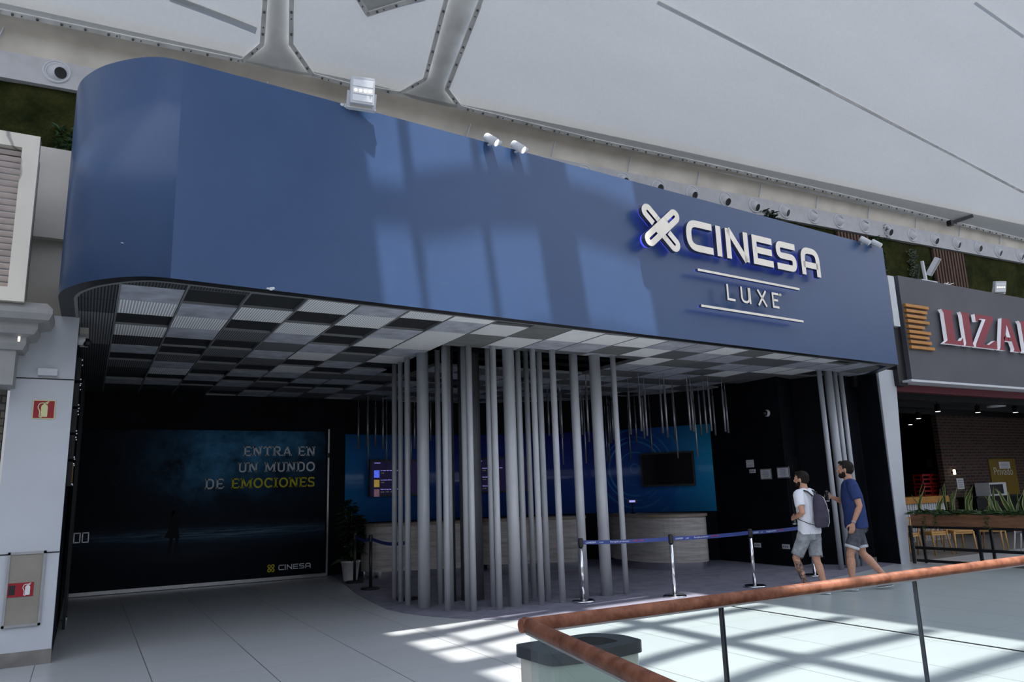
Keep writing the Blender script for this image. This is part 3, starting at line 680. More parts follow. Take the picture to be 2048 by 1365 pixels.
for i in range(5): x = SX0 + (SX1-SX0)*i/4; mb.bar((x, SY0, ZR), (x, SY1, ZR), 0.10, 0.08)
struct('ceiling_added_opening_frame', mb, 'roof_frame')
def gsh(X):
    k = [(3.0, 0.0), (3.6, 0.10), (4.3, 0.32), (5.0, 0.52), (5.7, 0.63), (6.5, 0.69), (8.0, 0.76)]
    for (a, u), (b, v) in zip(k, k[1:]):
        if X <= b: return u + (v-u)*(max(X, a)-a)/(b-a)
    return k[-1][1]
mb = MB()
for Y0, w, wl, gk in ((9.95, 0.25, 0.2, .4), (9.05, 0.26, 0.16, .55), (8.20, 0.30, 0.46, .85), (7.36, 0.24, 0.12, 1), (6.52, 0.25, 0.46, 1), (5.33, 0.25, 0.2, 1), (4.33, 0.25, 0.2, 1), (3.2, 0.25, 0.2, 1), (2.2, 0.25, 0.2, 1), (1.2, 0.25, 0.2, 1)):
    xs = [3.1 + 0.25*i for i in range(20)]
    for a, b in zip(xs, xs[1:]):
        p = sky(a, Y0+gk*gsh(a)); q = sky(b, Y0+gk*gsh(b)); mb.bar((p[0], p[1], ZR), (q[0], q[1], ZR), wl if (a+b)/2 < 3.7 else w, 0.05)
for X, w in ((3.12, 0.08), (3.66, 0.10), (5.74, 0.28), (7.95, 0.10)):
    p = sky(X, 0.2); mb.bar((p[0], p[1], ZR), (p[0], yfar(p[0]), ZR), w, 0.05)
for X, y0, y1, w in ((3.66, 8.9, 10.9, .14), (5.72, 8.75, 10.9, 0.62), (7.60, 8.95, 10.9, 0.76), (4.62, 8.7, 9.25, 0.12)):  # extra wide bars, added to keep sun off parts of the fascia
    p = sky(X, y0); q = (p[0], yfar(p[0])); mb.bar((p[0], p[1], ZR), (q[0], q[1], ZR), w, 0.05)
struct('ceiling_skylight_bars', mb, 'roof_frame')

# ================================================================== THINGS ON AND ABOVE THE FASCIA
# lettering by strokes -------------------------------------------------
def roundc(pts, r, n=5, closed=False):
    """round the corners of a polyline"""
    out = []; N_ = len(pts)
    for i, p in enumerate(pts):
        if not closed and (i == 0 or i == N_-1): out.append(tuple(p)); continue
        p = Vector(p); a = Vector(pts[i-1]); b = Vector(pts[(i+1) % N_]); d1 = (a-p); d2 = (b-p)
        q = min(r, d1.length*.49, d2.length*.49); s = p + d1.normalized()*q; e = p + d2.normalized()*q
        for j in range(n+1):
            t = j/n; out.append(tuple((1-t)**2*s + 2*t*(1-t)*p + t*t*e))
    return out
SIGN = thing('cinema_sign', 'steel cinema sign of an interlaced emblem, big letters and two thin bars on blue fascia', 'sign', tuple(fp(7.3, 0.05, 4.5)))
def sgn(name, strokes, w, s, z, parent, d=0.07, off=0.09, glow=True, mats=('letter_steel', 'letter_side')):
    o = fp(s, 0, z); mb = MB()
    for st in strokes: mb.ribbon(st, w, o, FD, UPZ, FN, off, off+d, 0, 1)
    p = mb.build(name, list(mats), parent)
    if glow:
        mb = MB()
        for st in strokes: mb.ribbon(st, w*0.8, o, FD, UPZ, FN, off-0.012, off-0.004)
        g = mb.build('led_back', 'glow_blue', p); tag(g, 'blue glowing back of the letter')
    return p
H = 0.48; W = 0.105; h2 = W/2
def L(name, strokes, s, width):
    return sgn(name, strokes, W, s, 4.895, SIGN)
yb, yt, ym = h2, H-h2, H/2
L('letter', [roundc([(0.55, yt), (h2, yt), (h2, yb), (0.55, yb)], 0.17, 8)], 6.155, 0.55)
L('letter', [[(h2, 0), (h2, H)]], 6.79, 0.11)
L('letter', [[(h2, 0), (h2, H)], [(0.51-h2, 0), (0.51-h2, H)], [(h2+.005, H-.01), (0.51-h2-.005, .01)]], 7.0, 0.51)
L('letter', [[(0.48, yt), (h2, yt), (h2, yb), (0.48, yb)], [(h2, ym), (0.46, ym)]], 7.61, 0.48)
L('letter', [roundc([(0.49, yt), (h2, yt), (h2, ym), (0.5-h2, ym), (0.5-h2, yb), (0.0, yb)], 0.085, 5)], 8.185, 0.50)
L('letter', [roundc([(h2, 0), (h2, yt), (0.5-h2, yt), (0.5-h2, 0)], 0.15, 6), [(h2, ym-.06), (0.5-h2, ym-.06)]], 8.815, 0.50)
# interlaced emblem: two crossed links
def link_pts(cx, cy, ang, L_, r):
    P = arc(L_/2-r, 0, r, 90, -90, 8) + arc(-(L_/2-r), 0, r, 270, 90, 8)
    c, s = math.cos(math.radians(ang)), math.sin(math.radians(ang))
    return [(cx + x*c - y*s, cy + x*s + y*c) for x, y in P]
eo = fp(5.655, 0, 5.135); em = MB(); eg = MB()
EL, ER, EW = 0.86, 0.062, 0.088
def er(pts, ang):
    c, s_ = math.cos(math.radians(ang)), math.sin(math.radians(ang)); return [(x*c - y*s_, x*s_ + y*c) for x, y in pts]
def half_link(sx_, x0): return [(sx_*x0, ER)] + [(sx_*x, y) for x, y in arc(EL/2-ER-EW/2, 0, ER, 90, -90, 10)] + [(sx_*x0, -ER)]
for ang, o0 in ((40, 0.115), (-40, 0.09)):
    for sx_ in (1, -1):
        x0 = 0.14; em.ribbon(er(half_link(sx_, x0), ang), EW, eo, FD, UPZ, FN, o0, o0+0.07, 0, 1); eg.ribbon(er(half_link(sx_, x0), ang), EW*.8, eo, FD, UPZ, FN, 0.075, 0.083)
em.ribbon(er([(-.15, 0), (.15, 0)], 40), EW+2*ER, eo, FD, UPZ, FN, 0.115, 0.185, 0, 1)
for sx_ in (1, -1): em.ribbon(er([(sx_*.15, -ER*sx_), (sx_*.06, -ER*sx_)], -40), EW, eo, FD, UPZ, FN, 0.09, 0.16, 0, 1)
e = em.build('emblem', ['letter_steel', 'letter_side'], SIGN); tag(eg.build('led_back', 'glow_blue', e), 'blue glowing back of the emblem')
for z, s0 in ((4.615, 6.32), (4.08, 6.33)):
    sgn('bar', [[(0, 0), (2.35, 0)]], 0.035, s0, z, SIGN, 0.05, 0.12)
for s, st in ((6.90, [[(0.018, 0.25), (0.018, 0.018), (0.175, 0.018)]]), (7.21, [roundc([(0.018, 0.25), (0.018, 0.018), (0.185, 0.018), (0.185, 0.25)], 0.08, 6), [(0.205, 0.25), (0.205, 0.0)]]),
              (7.59, [[(0.015, 0.0), (0.205, 0.25)], [(0.015, 0.25), (0.205, 0.0)]]), (7.94, [[(0.16, 0.232), (0.018, 0.232), (0.018, 0.018), (0.16, 0.018)], [(0.018, 0.128), (0.14, 0.128)]])):
    sgn('small_letter', st, 0.035, s, 4.225, SIGN, 0.035, 0.14, False)
mb = MB(); q = fp(8.165, 0.14, 4.46); mb.lathe(q, [(0.022, 0), (0.022, 0.03), (0.010, 0.03), (0.010, 0)], 14, 0, FN); mb.build('registered_mark', 'letter_steel', SIGN)

# floodlight on the fascia edge ---------------------------------------
def floodlight(base, face, w, h, d, label, up=0.25):
    """square LED floodlight on a yoke; face is the direction it looks"""
    T = thing('floodlight', label, 'lamp', tuple(base)); f = face.normalized(); s = f.cross(UPZ).normalized(); u = s.cross(f)
    c = Vector(base) + UPZ*(h*0.5+0.05) + f*0.08; R = Matrix((s, f, u)).transposed()
    mb = MB(); mb.box(c, (w, d, h), 0, R=R); mb.box(c + u*(h/2+.006), (w*.96, d*1.02, 0.016), 0, R=R); b = mb.build('housing', 'white_paint', T)
    mb = MB()
    for i in (-1, 0, 1): mb.box(c + f*(d/2+.003) + u*(i*h*.29), (w*.84, 0.008, h*.24), 0, R=R)
    l = mb.build('lens', 'lens', T)
    mb = MB()
    for i in range(4): mb.lathe(c + f*(d/2+.006) + s*((i-1.5)*w*.2), [(0.0, .012), (0.014, .008), (0.016, 0)], 8, 0, f)
    mb.build('led', 'lamp_soft', l)
    mb = MB()
    for i in (-1, 1): mb.bar(c + s*(i*(w/2+.012)), Vector(base) + s*(i*(w/2+.012)) , 0.012, 0.04)
    mb.box(Vector(base) + UPZ*0.006, (w+.06, 0.06, 0.012), 0, R=Matrix((s, s.cross(UPZ)*-1, UPZ)).transposed()); mb.build('yoke', 'white_paint', T)
    return T
floodlight(fp(1.21, 0.055, ZT-0.05), FN + FD*-0.22 + UPZ*-0.22, 0.26, 0.28, 0.09, 'square white LED floodlight on the fascia edge near its rounded end')
def spotlight(base, aim, label):
    T = thing('spotlight', label, 'lamp', tuple(base)); a = aim.normalized(); c = Vector(base) + UPZ*0.03 + FN*0.10
    mb = MB(); mb.lathe(c, [(0.0, -0.10), (0.045, -0.10), (0.052, -0.08), (0.052, 0.09), (0.046, 0.09), (0.044, 0.07)], 18, 0, a); mb.build('lamp_body', 'white_paint', T)
    mb = MB(); mb.lathe(c, [(0.0, 0.075), (0.045, 0.075)], 18, 0, a); mb.build('lens', 'lamp_glow', T)
    mb = MB(); mb.cyl(Vector(base) + FN*.004, c + FD*0.07, 0.014, 8); mb.lathe(c + FD*0.075, [(0.0, -.09), (0.03, -.09), (0.03, .06), (0.0, .06)], 14, 0, a); mb.build('gear_box', 'white_paint', T)
for s, l in ((2.90, 'white spotlight on the fascia edge, left of the middle pair'), (3.30, 'white spotlight on the fascia edge, right of the middle pair'), (10.88, 'white spotlight at the far end of the fascia, left of the end pair'), (11.24, 'white spotlight at the far end of the fascia, outermost of all')):
    spotlight(fp(s, 0.0, ZT-0.04), FN*0.75 + FD*0.55 + UPZ*-0.75, l)

# round jet nozzles in the white band ---------------------------------
NZ = [(115, 130), (1085, 306), (1168, 325), (1245, 345), (1315, 360), (1383, 376), (1450, 390), (1508, 402), (1568, 413), (1625, 425), (1677, 435), (1728, 446), (1776, 456), (1823, 464), (1868, 474), (1912, 482), (1955, 490), (1995, 497), (2038, 503)]
for i, p in enumerate(NZ):
    c = on_plane(p[0], p[1], MA + MN*0.10, MN); c.z = (ZB0+ZB1)/2 + (0.0 if i else 0.03)
    T = thing('air_nozzle', 'round white air nozzle in the white band under the roof, %s from the left' % nth(i+1), 'air vent', tuple(c), 'air nozzles along the white band')
    mb = MB(); mb.lathe(c, [(0.13, 0.004), (0.16, 0.014), (0.185, 0.012), (0.19, 0.0)], 28, 0, MN); mb.lathe(c, [(0.155, 0.012), (0.16, 0.028), (0.18, 0.028), (0.186, 0.01)], 28, 0, MN); mb.build('rim', 'nozzle_white', T)
    dr = (MN + MD*random.uniform(0.1, 0.5) + UPZ*(random.choice([-0.5, -0.35, -0.55, 0.9]) if i else -0.3)).normalized()
    mb = MB(); mb.lathe(c - MN*0.065, [(0.145, -0.02), (0.142, 0.06), (0.12, 0.115), (0.092, 0.143), (0.086, 0.147), (0.08, 0.12)], 24, 0, dr); b = mb.build('ball', 'nozzle_white', T)
    mb = MB(); mb.lathe(c - MN*0.065, [(0.0, 0.142), (0.082, 0.146)], 18, 0, dr); mb.build('mouth', 'black', b)

# slatted wooden panels over the moss ---------------------------------
def slats(x0, x1, label):
    a, b = mw(x0, 0.03), mw(x1, 0.03); T = thing('slat_panel', label, 'panel', tuple((a+b)/2 + UPZ*5), 'slatted panels on the moss wall')
    mb = MB(); c = (a+b)/2 + UPZ*6.4; mb.box(c, ((b-a).length, 0.03, 2.4), rz=math.atan2(MD.y, MD.x)); mb.build('backing', 'slat_back', T)
    n = int((b-a).length/0.115)
    for i in range(n):
        mb = MB(); p = a + (b-a)*((i+.5)/n) + MN*0.05; mb.box(p + UPZ*6.4, (0.055, 0.06, 2.4), rz=math.atan2(MD.y, MD.x)); mb.build('slat', 'slat_brown', T)
slats(11.9, 12.85, 'short brown slatted panel just showing over the fascia edge')
slats(15.7, 16.85, 'brown slatted panel on the moss wall, above the end spotlights')
slats(19.35, 20.7, 'brown slatted panel on the moss wall behind the neighbouring floodlights')
# leafy plants growing from the moss wall
def tuft(mb, c, n, L_, spread, droop=0.3, w=0.012, mi=0, fwd=None):
    for i in range(n):
        a = random.uniform(0, 2*math.pi); d = Vector((math.cos(a)*spread, math.sin(a)*spread, random.uniform(0.2, 1))).normalized()
        if fwd is not None: d = (d + fwd*0.6).normalized()
        l = L_*random.uniform(.6, 1.2); p0 = Vector(c) + Vector((random.uniform(-1, 1), random.uniform(-1, 1), random.uniform(-1, 1)))*0.03
        s = d.cross(Vector((random.uniform(-1, 1), random.uniform(-1, 1), random.uniform(-1, 1)))).normalized()
        p1 = p0 + d*l*.5 - UPZ*droop*l*.1; p2 = p0 + d*l - UPZ*droop*l*.5
        mb.add([p0, p1 + s*w, p2, p1 - s*w], [(0, 1, 2), (0, 2, 3)], mi, True)
def wall_plant(x, z0, z1, n, L_, mat, label, w=0.014, wide=0.12):
    T = thing('climbing_plant', label, 'plant', tuple(mw(x, 0.05, z0))); mb = MB(); sm = MB(); pts = []
    for i in range(n):
        t = i/(n-1); c = mw(x + random.uniform(-wide, wide), 0.06 + random.uniform(0, .05), z0 + (z1-z0)*t); tuft(mb, c, 9, L_, 1.0, 0.5, w, 0, MN)
    for i in range(8): pts.append(mw(x + random.uniform(-.04, .04), 0.06, z0 + (z1-z0)*i/7))
    mb.build('foliage', mat, T); sm.tube(pts, 0.008, 6); sm.build('stem', 'stem', T)
wall_plant(0.0-0.62, 6.35, 7.0, 40, 0.16, 'leaf', 'green leafy sprig growing out of the moss wall beside the rounded fascia end', 0.016, 0.16)
wall_plant(13.45, 7.45, 7.78, 26, 0.16, 'leaf_dark', 'dark leafy plant under the band above the middle of the fascia', 0.016, 0.25)
wall_plant(17.15, 6.6, 7.6, 60, 0.14, 'leaf', 'green ferny plant on the moss wall right of the end spotlights', 0.012, 0.14)
wall_plant(18.45, 6.5, 7.45, 70, 0.08, 'leaf_silver', 'silvery ivy trailing down the moss wall behind the tilted floodlight', 0.022, 0.16)
wall_plant(17.55, 7.6, 7.95, 9, 0.12, 'leaf_dark', 'thin dry sprig sticking up over the white band', 0.004, 0.10)
T = thing('clamp_bracket', 'dark metal bracket under the edge of the membrane at far right', 'bracket', tuple(dm(1905, 445)))
mb = MB(); p = dm(1900, 447, 0.12); q = dm(1945, 432, 0.05); mb.bar(p, q, 0.05, 0.09); mb.build('arm', 'dark_metal', T); mb = MB(); mb.box(p, (0.12, 0.12, 0.14)); mb.build('jaw', 'dark_metal', T)

# ================================================================== LEFT NEIGHBOUR AND PILLAR FITTINGS
mb = MB(); mb.box((-2.5, 10.3, 5.2), (4.8, 0.9, 1.12)); mb.box((-2.5, 10.42, 4.1), (4.8, 0.9, 1.1)); struct('wall_front', mb, 'beige_wall')
T = thing('louvre_window', 'louvred opening in a cracked white stone frame on the neighbouring shop', 'window', (-1.6, 8.78, 3.58))
mb = MB()
for x0, x1, z0, z1 in ((-2.9, -0.67, 5.22, 5.37), (-2.9, -0.67, 3.58, 3.72), (-0.82, -0.67, 3.72, 5.22), (-2.9, -2.75, 3.72, 5.22)): mb.box(((x0+x1)/2, 8.78, (z0+z1)/2), (x1-x0, 0.16, z1-z0))
mb.build('frame', 'marble', T)
mb = MB(); mb.box((-1.78, 9.12, 4.47), (2.16, 0.5, 1.72)); mb.build('backing', 'frame_grey', T)
for i in range(22):
    mb = MB(); mb.box((-1.78, 8.80, 3.755 + i*0.068), (1.93, 0.05, 0.012), R=Matrix.Rotation(math.radians(-52), 3, 'X')); mb.build('louvre', 'louvre', T)
T = thing('cornice', 'grey stepped cornice sticking out above the left pillar', 'cornice', (-1.6, 8.9, 3.1))
prof = [(0.0, 3.14), (0.07, 3.14), (0.10, 3.20), (0.10, 3.27), (0.17, 3.29), (0.20, 3.34), (0.20, 3.40), (0.30, 3.42), (0.33, 3.48), (0.33, 3.53), (0.27, 3.60), (0.0, 3.60)]
mb = MB(); ex = -0.73; n = len(prof); vs = []
for d, z in prof: vs.append((-4.0, 9.06-d, z))
for d, z in prof: vs.append((ex + d*0.95, 9.06-d, z))
for d, z in prof: vs.append((ex + d*0.95, 9.6, z))
mb.add(vs, [(k*n+i, k*n+(i+1) % n, (k+1)*n+(i+1) % n, (k+1)*n+i) for k in range(2) for i in range(n)] + [tuple(range(n))[::-1], tuple(range(2*n, 3*n))])
mb.build('moulding', 'cornice', T); mb = MB(); mb.box((-2.36, 9.25, 2.96), (3.28, 0.46, 0.36)); mb.build('frieze', 'cornice', T)
mb = MB(); mb.box((-0.70, 8.99, 3.255), (0.02, 0.06, 0.07)); mb.box((-0.66, 8.97, 3.287), (0.08, 0.05, 0.008)); tag(mb.build('lamp_strip', 'lamp_soft', T), 'small warm glowing lamp strip')
mb = MB(); mb.box((-2.55, 9.50, 1.4), (3.5, 0.1, 2.8)); struct('wall_neighbour', mb, 'painted_bricks')
T = thing('glow_lamp', 'hidden warm lamp on top of the grey cornice', 'lamp', (-0.62, 9.3, 3.62)); mb = MB(); mb.box((-0.62, 9.45, 3.63), (0.16, 0.05, 0.05)); mb.build('lamp_body', 'lamp_soft', T)
# pillar fittings
T = thing('wall_sensor', 'small white blank box high on the white left pillar', 'sensor', (-0.44, 9.31, 2.97)); mb = MB(); mb.box((-0.44, 9.315, 2.97), (0.18, 0.045, 0.075)); mb.build('housing', 'white_paint', T); mb = MB(); mb.box((-0.44, 9.325, 2.927), (0.172, 0.03, 0.012)); mb.build('cap', 'frame_grey', T)
def ext_icon(mb, o, X, Y, Z, s, d0=0.002, d1=0.004):
    mb.prism(roundc([(-.16, -.42), (.16, -.42), (.16, .18), (.08, .28), (-.08, .28), (-.16, .18)], .05, 3, True), o, X, Y, Z, d0, d1) if False else mb.prism([(x*s, y*s) for x, y in roundc([(-.16, -.42), (.16, -.42), (.16, .18), (.08, .28), (-.08, .28), (-.16, .18)], .05, 3, True)], o, X, Y, Z, d0, d1)
    mb.prism([(x*s, y*s) for x, y in [(-.05, .28), (.05, .28), (.05, .36), (-.05, .36)]], o, X, Y, Z, d0, d1)
    mb.ribbon([(x*s, y*s) for x, y in [(.20, .44), (.02, .36), (.16, .32)]], .05*s, o, X, Y, Z, d0, d1)
    mb.ribbon([(x*s, y*s) for x, y in roundc([(0, .36), (-.24, .36), (-.33, .1), (-.20, -.1), (-.23, -.42), (-.1, -.44)], .12, 5)], .045*s, o, X, Y, Z, d0, d1)
PX, PYf, PZ = Vector((1, 0, 0)), Vector((0, -1, 0)), UPZ
T = thing('fire_extinguisher_sign', 'square red sign with a pale fire extinguisher symbol on the white pillar', 'sign', (-0.445, 9.338, 2.57))
mb = MB(); mb.box((-0.445, 9.334, 2.57), (0.205, 0.008, 0.20)); mb.build('border', 'sign_cream', T)
mb = MB(); mb.box((-0.445, 9.331, 2.57), (0.188, 0.008, 0.183)); f = mb.build('field', 'sign_red', T)
mb = MB(); ext_icon(mb, (-0.44, 9.327, 2.57), PX, UPZ, PYf, 0.19); mb.build('symbol', 'sign_cream', f)
T = thing('hydrant_cabinet', 'beige flush cabinet with a red fire sticker low on the white pillar', 'cabinet', (-0.47, 9.33, 0.38))
mb = MB()
for x0, x1, z0, z1 in ((-0.635, -0.305, 1.085, 1.11), (-0.635, -0.305, 0.38, 0.405), (-0.635, -0.612, .38, 1.11), (-0.328, -0.305, .38, 1.11)): mb.box(((x0+x1)/2, 9.33, (z0+z1)/2), (x1-x0, 0.03, z1-z0))
mb.build('frame', 'frame_grey', T)
mb = MB(); mb.box((-0.47, 9.334, 0.745), (0.29, 0.02, 0.69)); dr = mb.build('door', 'cabinet_beige', T)
mb = MB(); mb.box((-0.50, 9.321, 0.74), (0.22, 0.006, 0.135)); st_ = mb.build('sticker', 'sign_red', dr)
mb = MB(); ext_icon(mb, (-0.44, 9.318, 0.742), PX, UPZ, PYf, 0.135); mb.build('symbol', 'sign_white', dr)
mb = MB(); mb.box((-0.575, 9.319, 0.74), (0.055, 0.006, 0.095)); mb.build('lock_plate', 'black', dr)
# black side wall: framed panels, dome camera, open glass leaf
for i in range(5):
    z = 3.06 - i*0.29; T = thing('display_case', 'small dark framed panel on the black side wall, %s from the top' % nth(i+1), 'display case', (-0.19, 9.75, z), 'framed panels on the side wall')
    mb = MB(); mb.box((-0.165, 9.78, z), (0.05, 0.42, 0.26)); mb.build('frame', 'dark_metal', T)
    mb = MB(); mb.box((-0.137, 9.78, z), (0.006, 0.34, 0.19)); mb.build('panel', 'screen_black' if i < 4 else 'yellow_door', T)
    for yy in (9.60, 9.96):
        for zz in (-.11, .11): mb = MB(); mb.lathe((-0.138, yy, z+zz), [(0.012, 0), (0.012, 0.012), (0, 0.014)], 10, 0, (1, 0, 0)); mb.build('stud', 'chrome', T)
T = thing('dome_camera', 'white dome camera under the soffit beside the left pillar', 'camera', (-0.10, 9.75, 3.42))
mb = MB(); mb.lathe((-0.19, 9.75, 3.42), [(0.055, 0), (0.055, 0.07), (0.0, 0.075)], 16, 0, (1, 0, 0)); mb.build('base', 'white_paint', T); mb = MB(); mb.ball((-0.105, 9.74, 3.40), 0.048, 14); mb.build('dome', 'black', T)
T = thing('glass_door_leaf', 'dark open glass door leaf folded against the black side wall', 'door', (-0.14, 12.0, 0)); mb = MB(); mb.box((-0.12, 11.95, 1.62), (0.02, 1.3, 3.1)); mb.build('pane', 'screen_black', T)
for y in (11.32, 12.6): mb = MB(); mb.box((-0.12, y, 1.62), (0.035, 0.04, 3.14)); mb.build('stile', 'dark_metal', T)
mb = MB(); mb.box((-0.12, 12.55, 0.03), (0.05, 0.12, 0.04)); tag(mb.build('foot', 'chrome', T), 'silver pivot foot')

# ================================================================== POSTER WALL
PXL, PXR = -0.12, 4.33
T = thing('wall_poster', 'big dark night-sea poster with white and yellow slogan covering the back wall', 'poster', (2.1, 15.6, 0.07))
mb = MB(); mb.box(((PXL+PXR)/2, 15.62, 1.49), (PXR-PXL, 0.03, 2.86)); mb.build('print', 'poster', T, uv=lambda v, i: ((v[0]-PXL)/(PXR-PXL), (v[2]-0.06)/2.86))
po = Vector((0, 15.604, 0)); PT = thing
# slab-serif capitals by strokes (unit height 1)
def serif_strokes(ch):
    S = []; w = {'E': .72, 'N': .84, 'T': .78, 'R': .80, 'A': .84, 'U': .80, 'M': 1.02, 'D': .80, 'O': .84, 'C': .78, 'I': .40, 'S': .66, ' ': .42}[ch]
    t, b = .93, .07; l = .16; r = w-.16
    sf = lambda x, y, h=.14: S.append(([(x-h, y), (x+h, y)], .12))
    ln = lambda *p, k=.17: S.append((list(p), k))
    if ch == 'E': ln((l, 0), (l, 1)); ln((.02, t), (w-.04, t), k=.13); ln((.02, b), (w-.02, b), k=.13); ln((l, .5), (w-.16, .5), k=.12); ln((w-.08, 1), (w-.08, .76), k=.10); ln((w-.06, 0), (w-.06, .26), k=.10)
    if ch == 'N': ln((l, 0), (l, 1), k=.14); ln((r, 0), (r, 1), k=.14); ln((l, .97), (r, .03), k=.18); sf(l, b); sf(l-.04, t); sf(r, t)
    if ch == 'T': ln((w/2, 0), (w/2, 1)); ln((.03, t), (w-.03, t), k=.13); ln((.09, 1), (.09, .74), k=.10); ln((w-.09, 1), (w-.09, .74), k=.10); sf(w/2, b, .17)
    if ch == 'R': ln((l, 0), (l, 1)); ln(*roundc([(.02, t), (w-.16, t), (w-.16, .47), (l, .47)], .22, 5), k=.14); ln((w*.48, .47), (w-.10, .02), k=.17); sf(l, b); sf(w-.06, b, .08)
    if ch == 'A': ln((.12, 0), (w/2, .98), k=.13); ln((w/2, .98), (w-.12, 0), k=.18); ln((.24, .32), (w-.24, .32), k=.11); sf(.11, b, .13); sf(w-.11, b, .13)
    if ch == 'U': ln(*roundc([(l, 1), (l, b), (r, b), (r, 1)], .3, 6), k=.15); sf(l, t); sf(r, t)
    if ch == 'M': ln((l, 0), (l, 1), k=.13); ln((r, 0), (r, 1), k=.17); ln((l, .97), (w/2, .15), k=.17); ln((w/2, .15), (r, .97), k=.12); sf(l, b); sf(r, b); sf(l-.05, t, .1); sf(r+.05, t, .1)
    if ch == 'D': ln((l, 0), (l, 1)); ln(*roundc([(.02, t), (w-.12, t), (w-.12, b), (.02, b)], .36, 7), k=.15)
    if ch == 'O': ln(*(arc(w/2, .5, w/2-.09, 90, 450, 22, ry=.43)), k=.16)
    if ch == 'C': ln(*arc(w/2+.02, .5, w/2-.09, 42, 318, 16, ry=.43), k=.16); ln((w-.08, .98), (w-.08, .68), k=.10); ln((w-.08, .02), (w-.08, .26), k=.08)
    if ch == 'I': ln((w/2, 0), (w/2, 1)); sf(w/2, b, .17); sf(w/2, t, .17)
    if ch == 'S': ln(*roundc([(w-.10, .80), (w-.12, t), (.10, t), (.10, .54), (w-.10, .46), (w-.10, b), (.10, b), (.07, .22)], .2, 5), k=.15)
    return S, w
def slogan(txt, right, z, h, mat, parent, gap=.06):
    KX = 1.15; tot = sum(serif_strokes(c)[1]+gap for c in txt)*h*KX; x = right-tot; x0 = x
    for c in txt:
        S, w = serif_strokes(c)
        if S:
            mb = MB()
            for pts, k_ in S: mb.ribbon([(p[0]*h*KX, p[1]*h) for p in pts], k_*h*1.04, (x, 15.604, z), PX, UPZ, PYf, 0.0, 0.003)
            mb.build('letter', mat, parent)
        x += (w+gap)*h*KX
    return x0
slogan('ENTRA EN', 4.12, 2.415, 0.195, 'text_grey', T); slogan('UN MUNDO', 4.12, 2.10, 0.195, 'text_grey', T); xe = slogan('EMOCIONES', 4.12, 1.79, 0.195, 'text_yellow', T); slogan('DE', xe-0.11, 1.79, 0.195, 'text_grey', T)
# small emblem and name at the lower corner
mb = MB(); lo = (3.28, 15.604, 0.235)
for a in (48, -48):
    P = link_pts(0, 0, a, 0.155, 0.024); P.append(P[0]); mb.ribbon(P, 0.02, lo, PX, UPZ, PYf, 0.0, 0.003)
mb.build('emblem', 'text_yellow', T)
def small_cinesa(mb, o, X, Y, Z, h, d=0.003, mi=0):
    k_ = h/0.48; wv = 0.075*k_; x = 0.0
    def P(l): return [(a*k_ + x, b*k_) for a, b in l]
    for st, w in (([roundc([(0.5, yt), (h2, yt), (h2, yb), (0.5, yb)], 0.12, 4)], .56), ([[(h2, 0), (h2, H)]], .18), ([[(h2, 0), (h2, yt), (0.45, yb), (.45, H)]], .57), ([[(0.46, yt), (h2, yt), (h2, yb), (0.46, yb)], [(h2, ym), (.44, ym)]], .54), ([roundc([(0.45, yt), (h2, yt), (h2, ym), (0.45, ym), (0.45, yb), (0.02, yb)], 0.06, 3)], .56), ([roundc([(h2, 0), (h2, yt), (0.45, yt), (0.45, 0)], 0.12, 4), [(h2, ym-.06), (.45, ym-.06)]], .5)):
        for s_ in st: mb.ribbon(P(s_), wv, o, X, Y, Z, 0, d, mi)
        x += w*k_
mb = MB(); small_cinesa(mb, (3.42, 15.604, 0.185), PX, UPZ, PYf, 0.105); mb.build('brand_lettering', 'text_grey', T)
# dark figure of a woman printed on the poster
mb = MB(); go = (1.50, 15.604, 0.60)
def gp(poly): mb.prism([(x, y) for x, y in poly], go, PX, UPZ, PYf, 0.0, 0.002)
gp(arc(0.0, 0.77, 0.052, 0, 345, 12)); gp([(-.14, .74), (-.05, .83), (.0, .80), (-.03, .70), (-.08, .66)]); gp([(-.055, .70), (.055, .70), (.065, .50), (-.075, .50)])
gp([(-.075, .50), (.065, .50), (.10, .30), (-.17, .33)]); gp([(-.07, .32), (-.01, .32), (-.05, .0), (-.10, -.02)]); gp([(.03, .32), (.08, .32), (.075, .02), (.02, .0)])
mb.ribbon([(.05, .67), (.18, .74), (.27, .85), (.34, .87)], 0.035, go, PX, UPZ, PYf, 0.0, 0.002); mb.ribbon([(-.05, .66), (-.12, .58), (-.09, .48)], 0.03, go, PX, UPZ, PYf, 0.0, 0.002)
mb.build('printed_silhouette', 'silhouette', T)
T = thing('sliding_track', 'thin silver rail along the foot of the night-sea poster', 'rail', (2.1, 15.55, 0)); mb = MB(); mb.box((2.1, 15.57, 0.035), (4.5, 0.05, 0.07)); mb.build('rail', 'brushed', T)
mb = MB(); mb.box((2.1, 15.55, 0.004), (4.5, 0.09, 0.008)); mb.build('sill', 'dark_metal', T)
T = thing('edge_post', 'thin upright silver strip at the right edge of the night-sea poster', 'post', (4.37, 15.58, 0)); mb = MB(); mb.box((4.37, 15.58, 1.49), (0.035, 0.05, 2.95)); mb.build('strip', 'brushed', T); mb = MB(); mb.box((4.37, 15.56, 2.42), (0.03, 0.05, 0.10)); mb.build('latch', 'dark_metal', T)
T = thing('door_pull', 'pair of square silver finger pulls at the left end of the poster', 'handle', (-0.03, 15.59, 1.0))
for x in (-0.07, 0.06):
    mb = MB()
    for dx, dz, w, h in ((0, .08, .11, .018), (0, -.08, .11, .018), (-.046, 0, .018, .17), (.046, 0, .018, .17)): mb.box((x+dx, 15.595, 1.0+dz), (w, 0.02, h))
    mb.build('pull_frame', 'brushed', T)

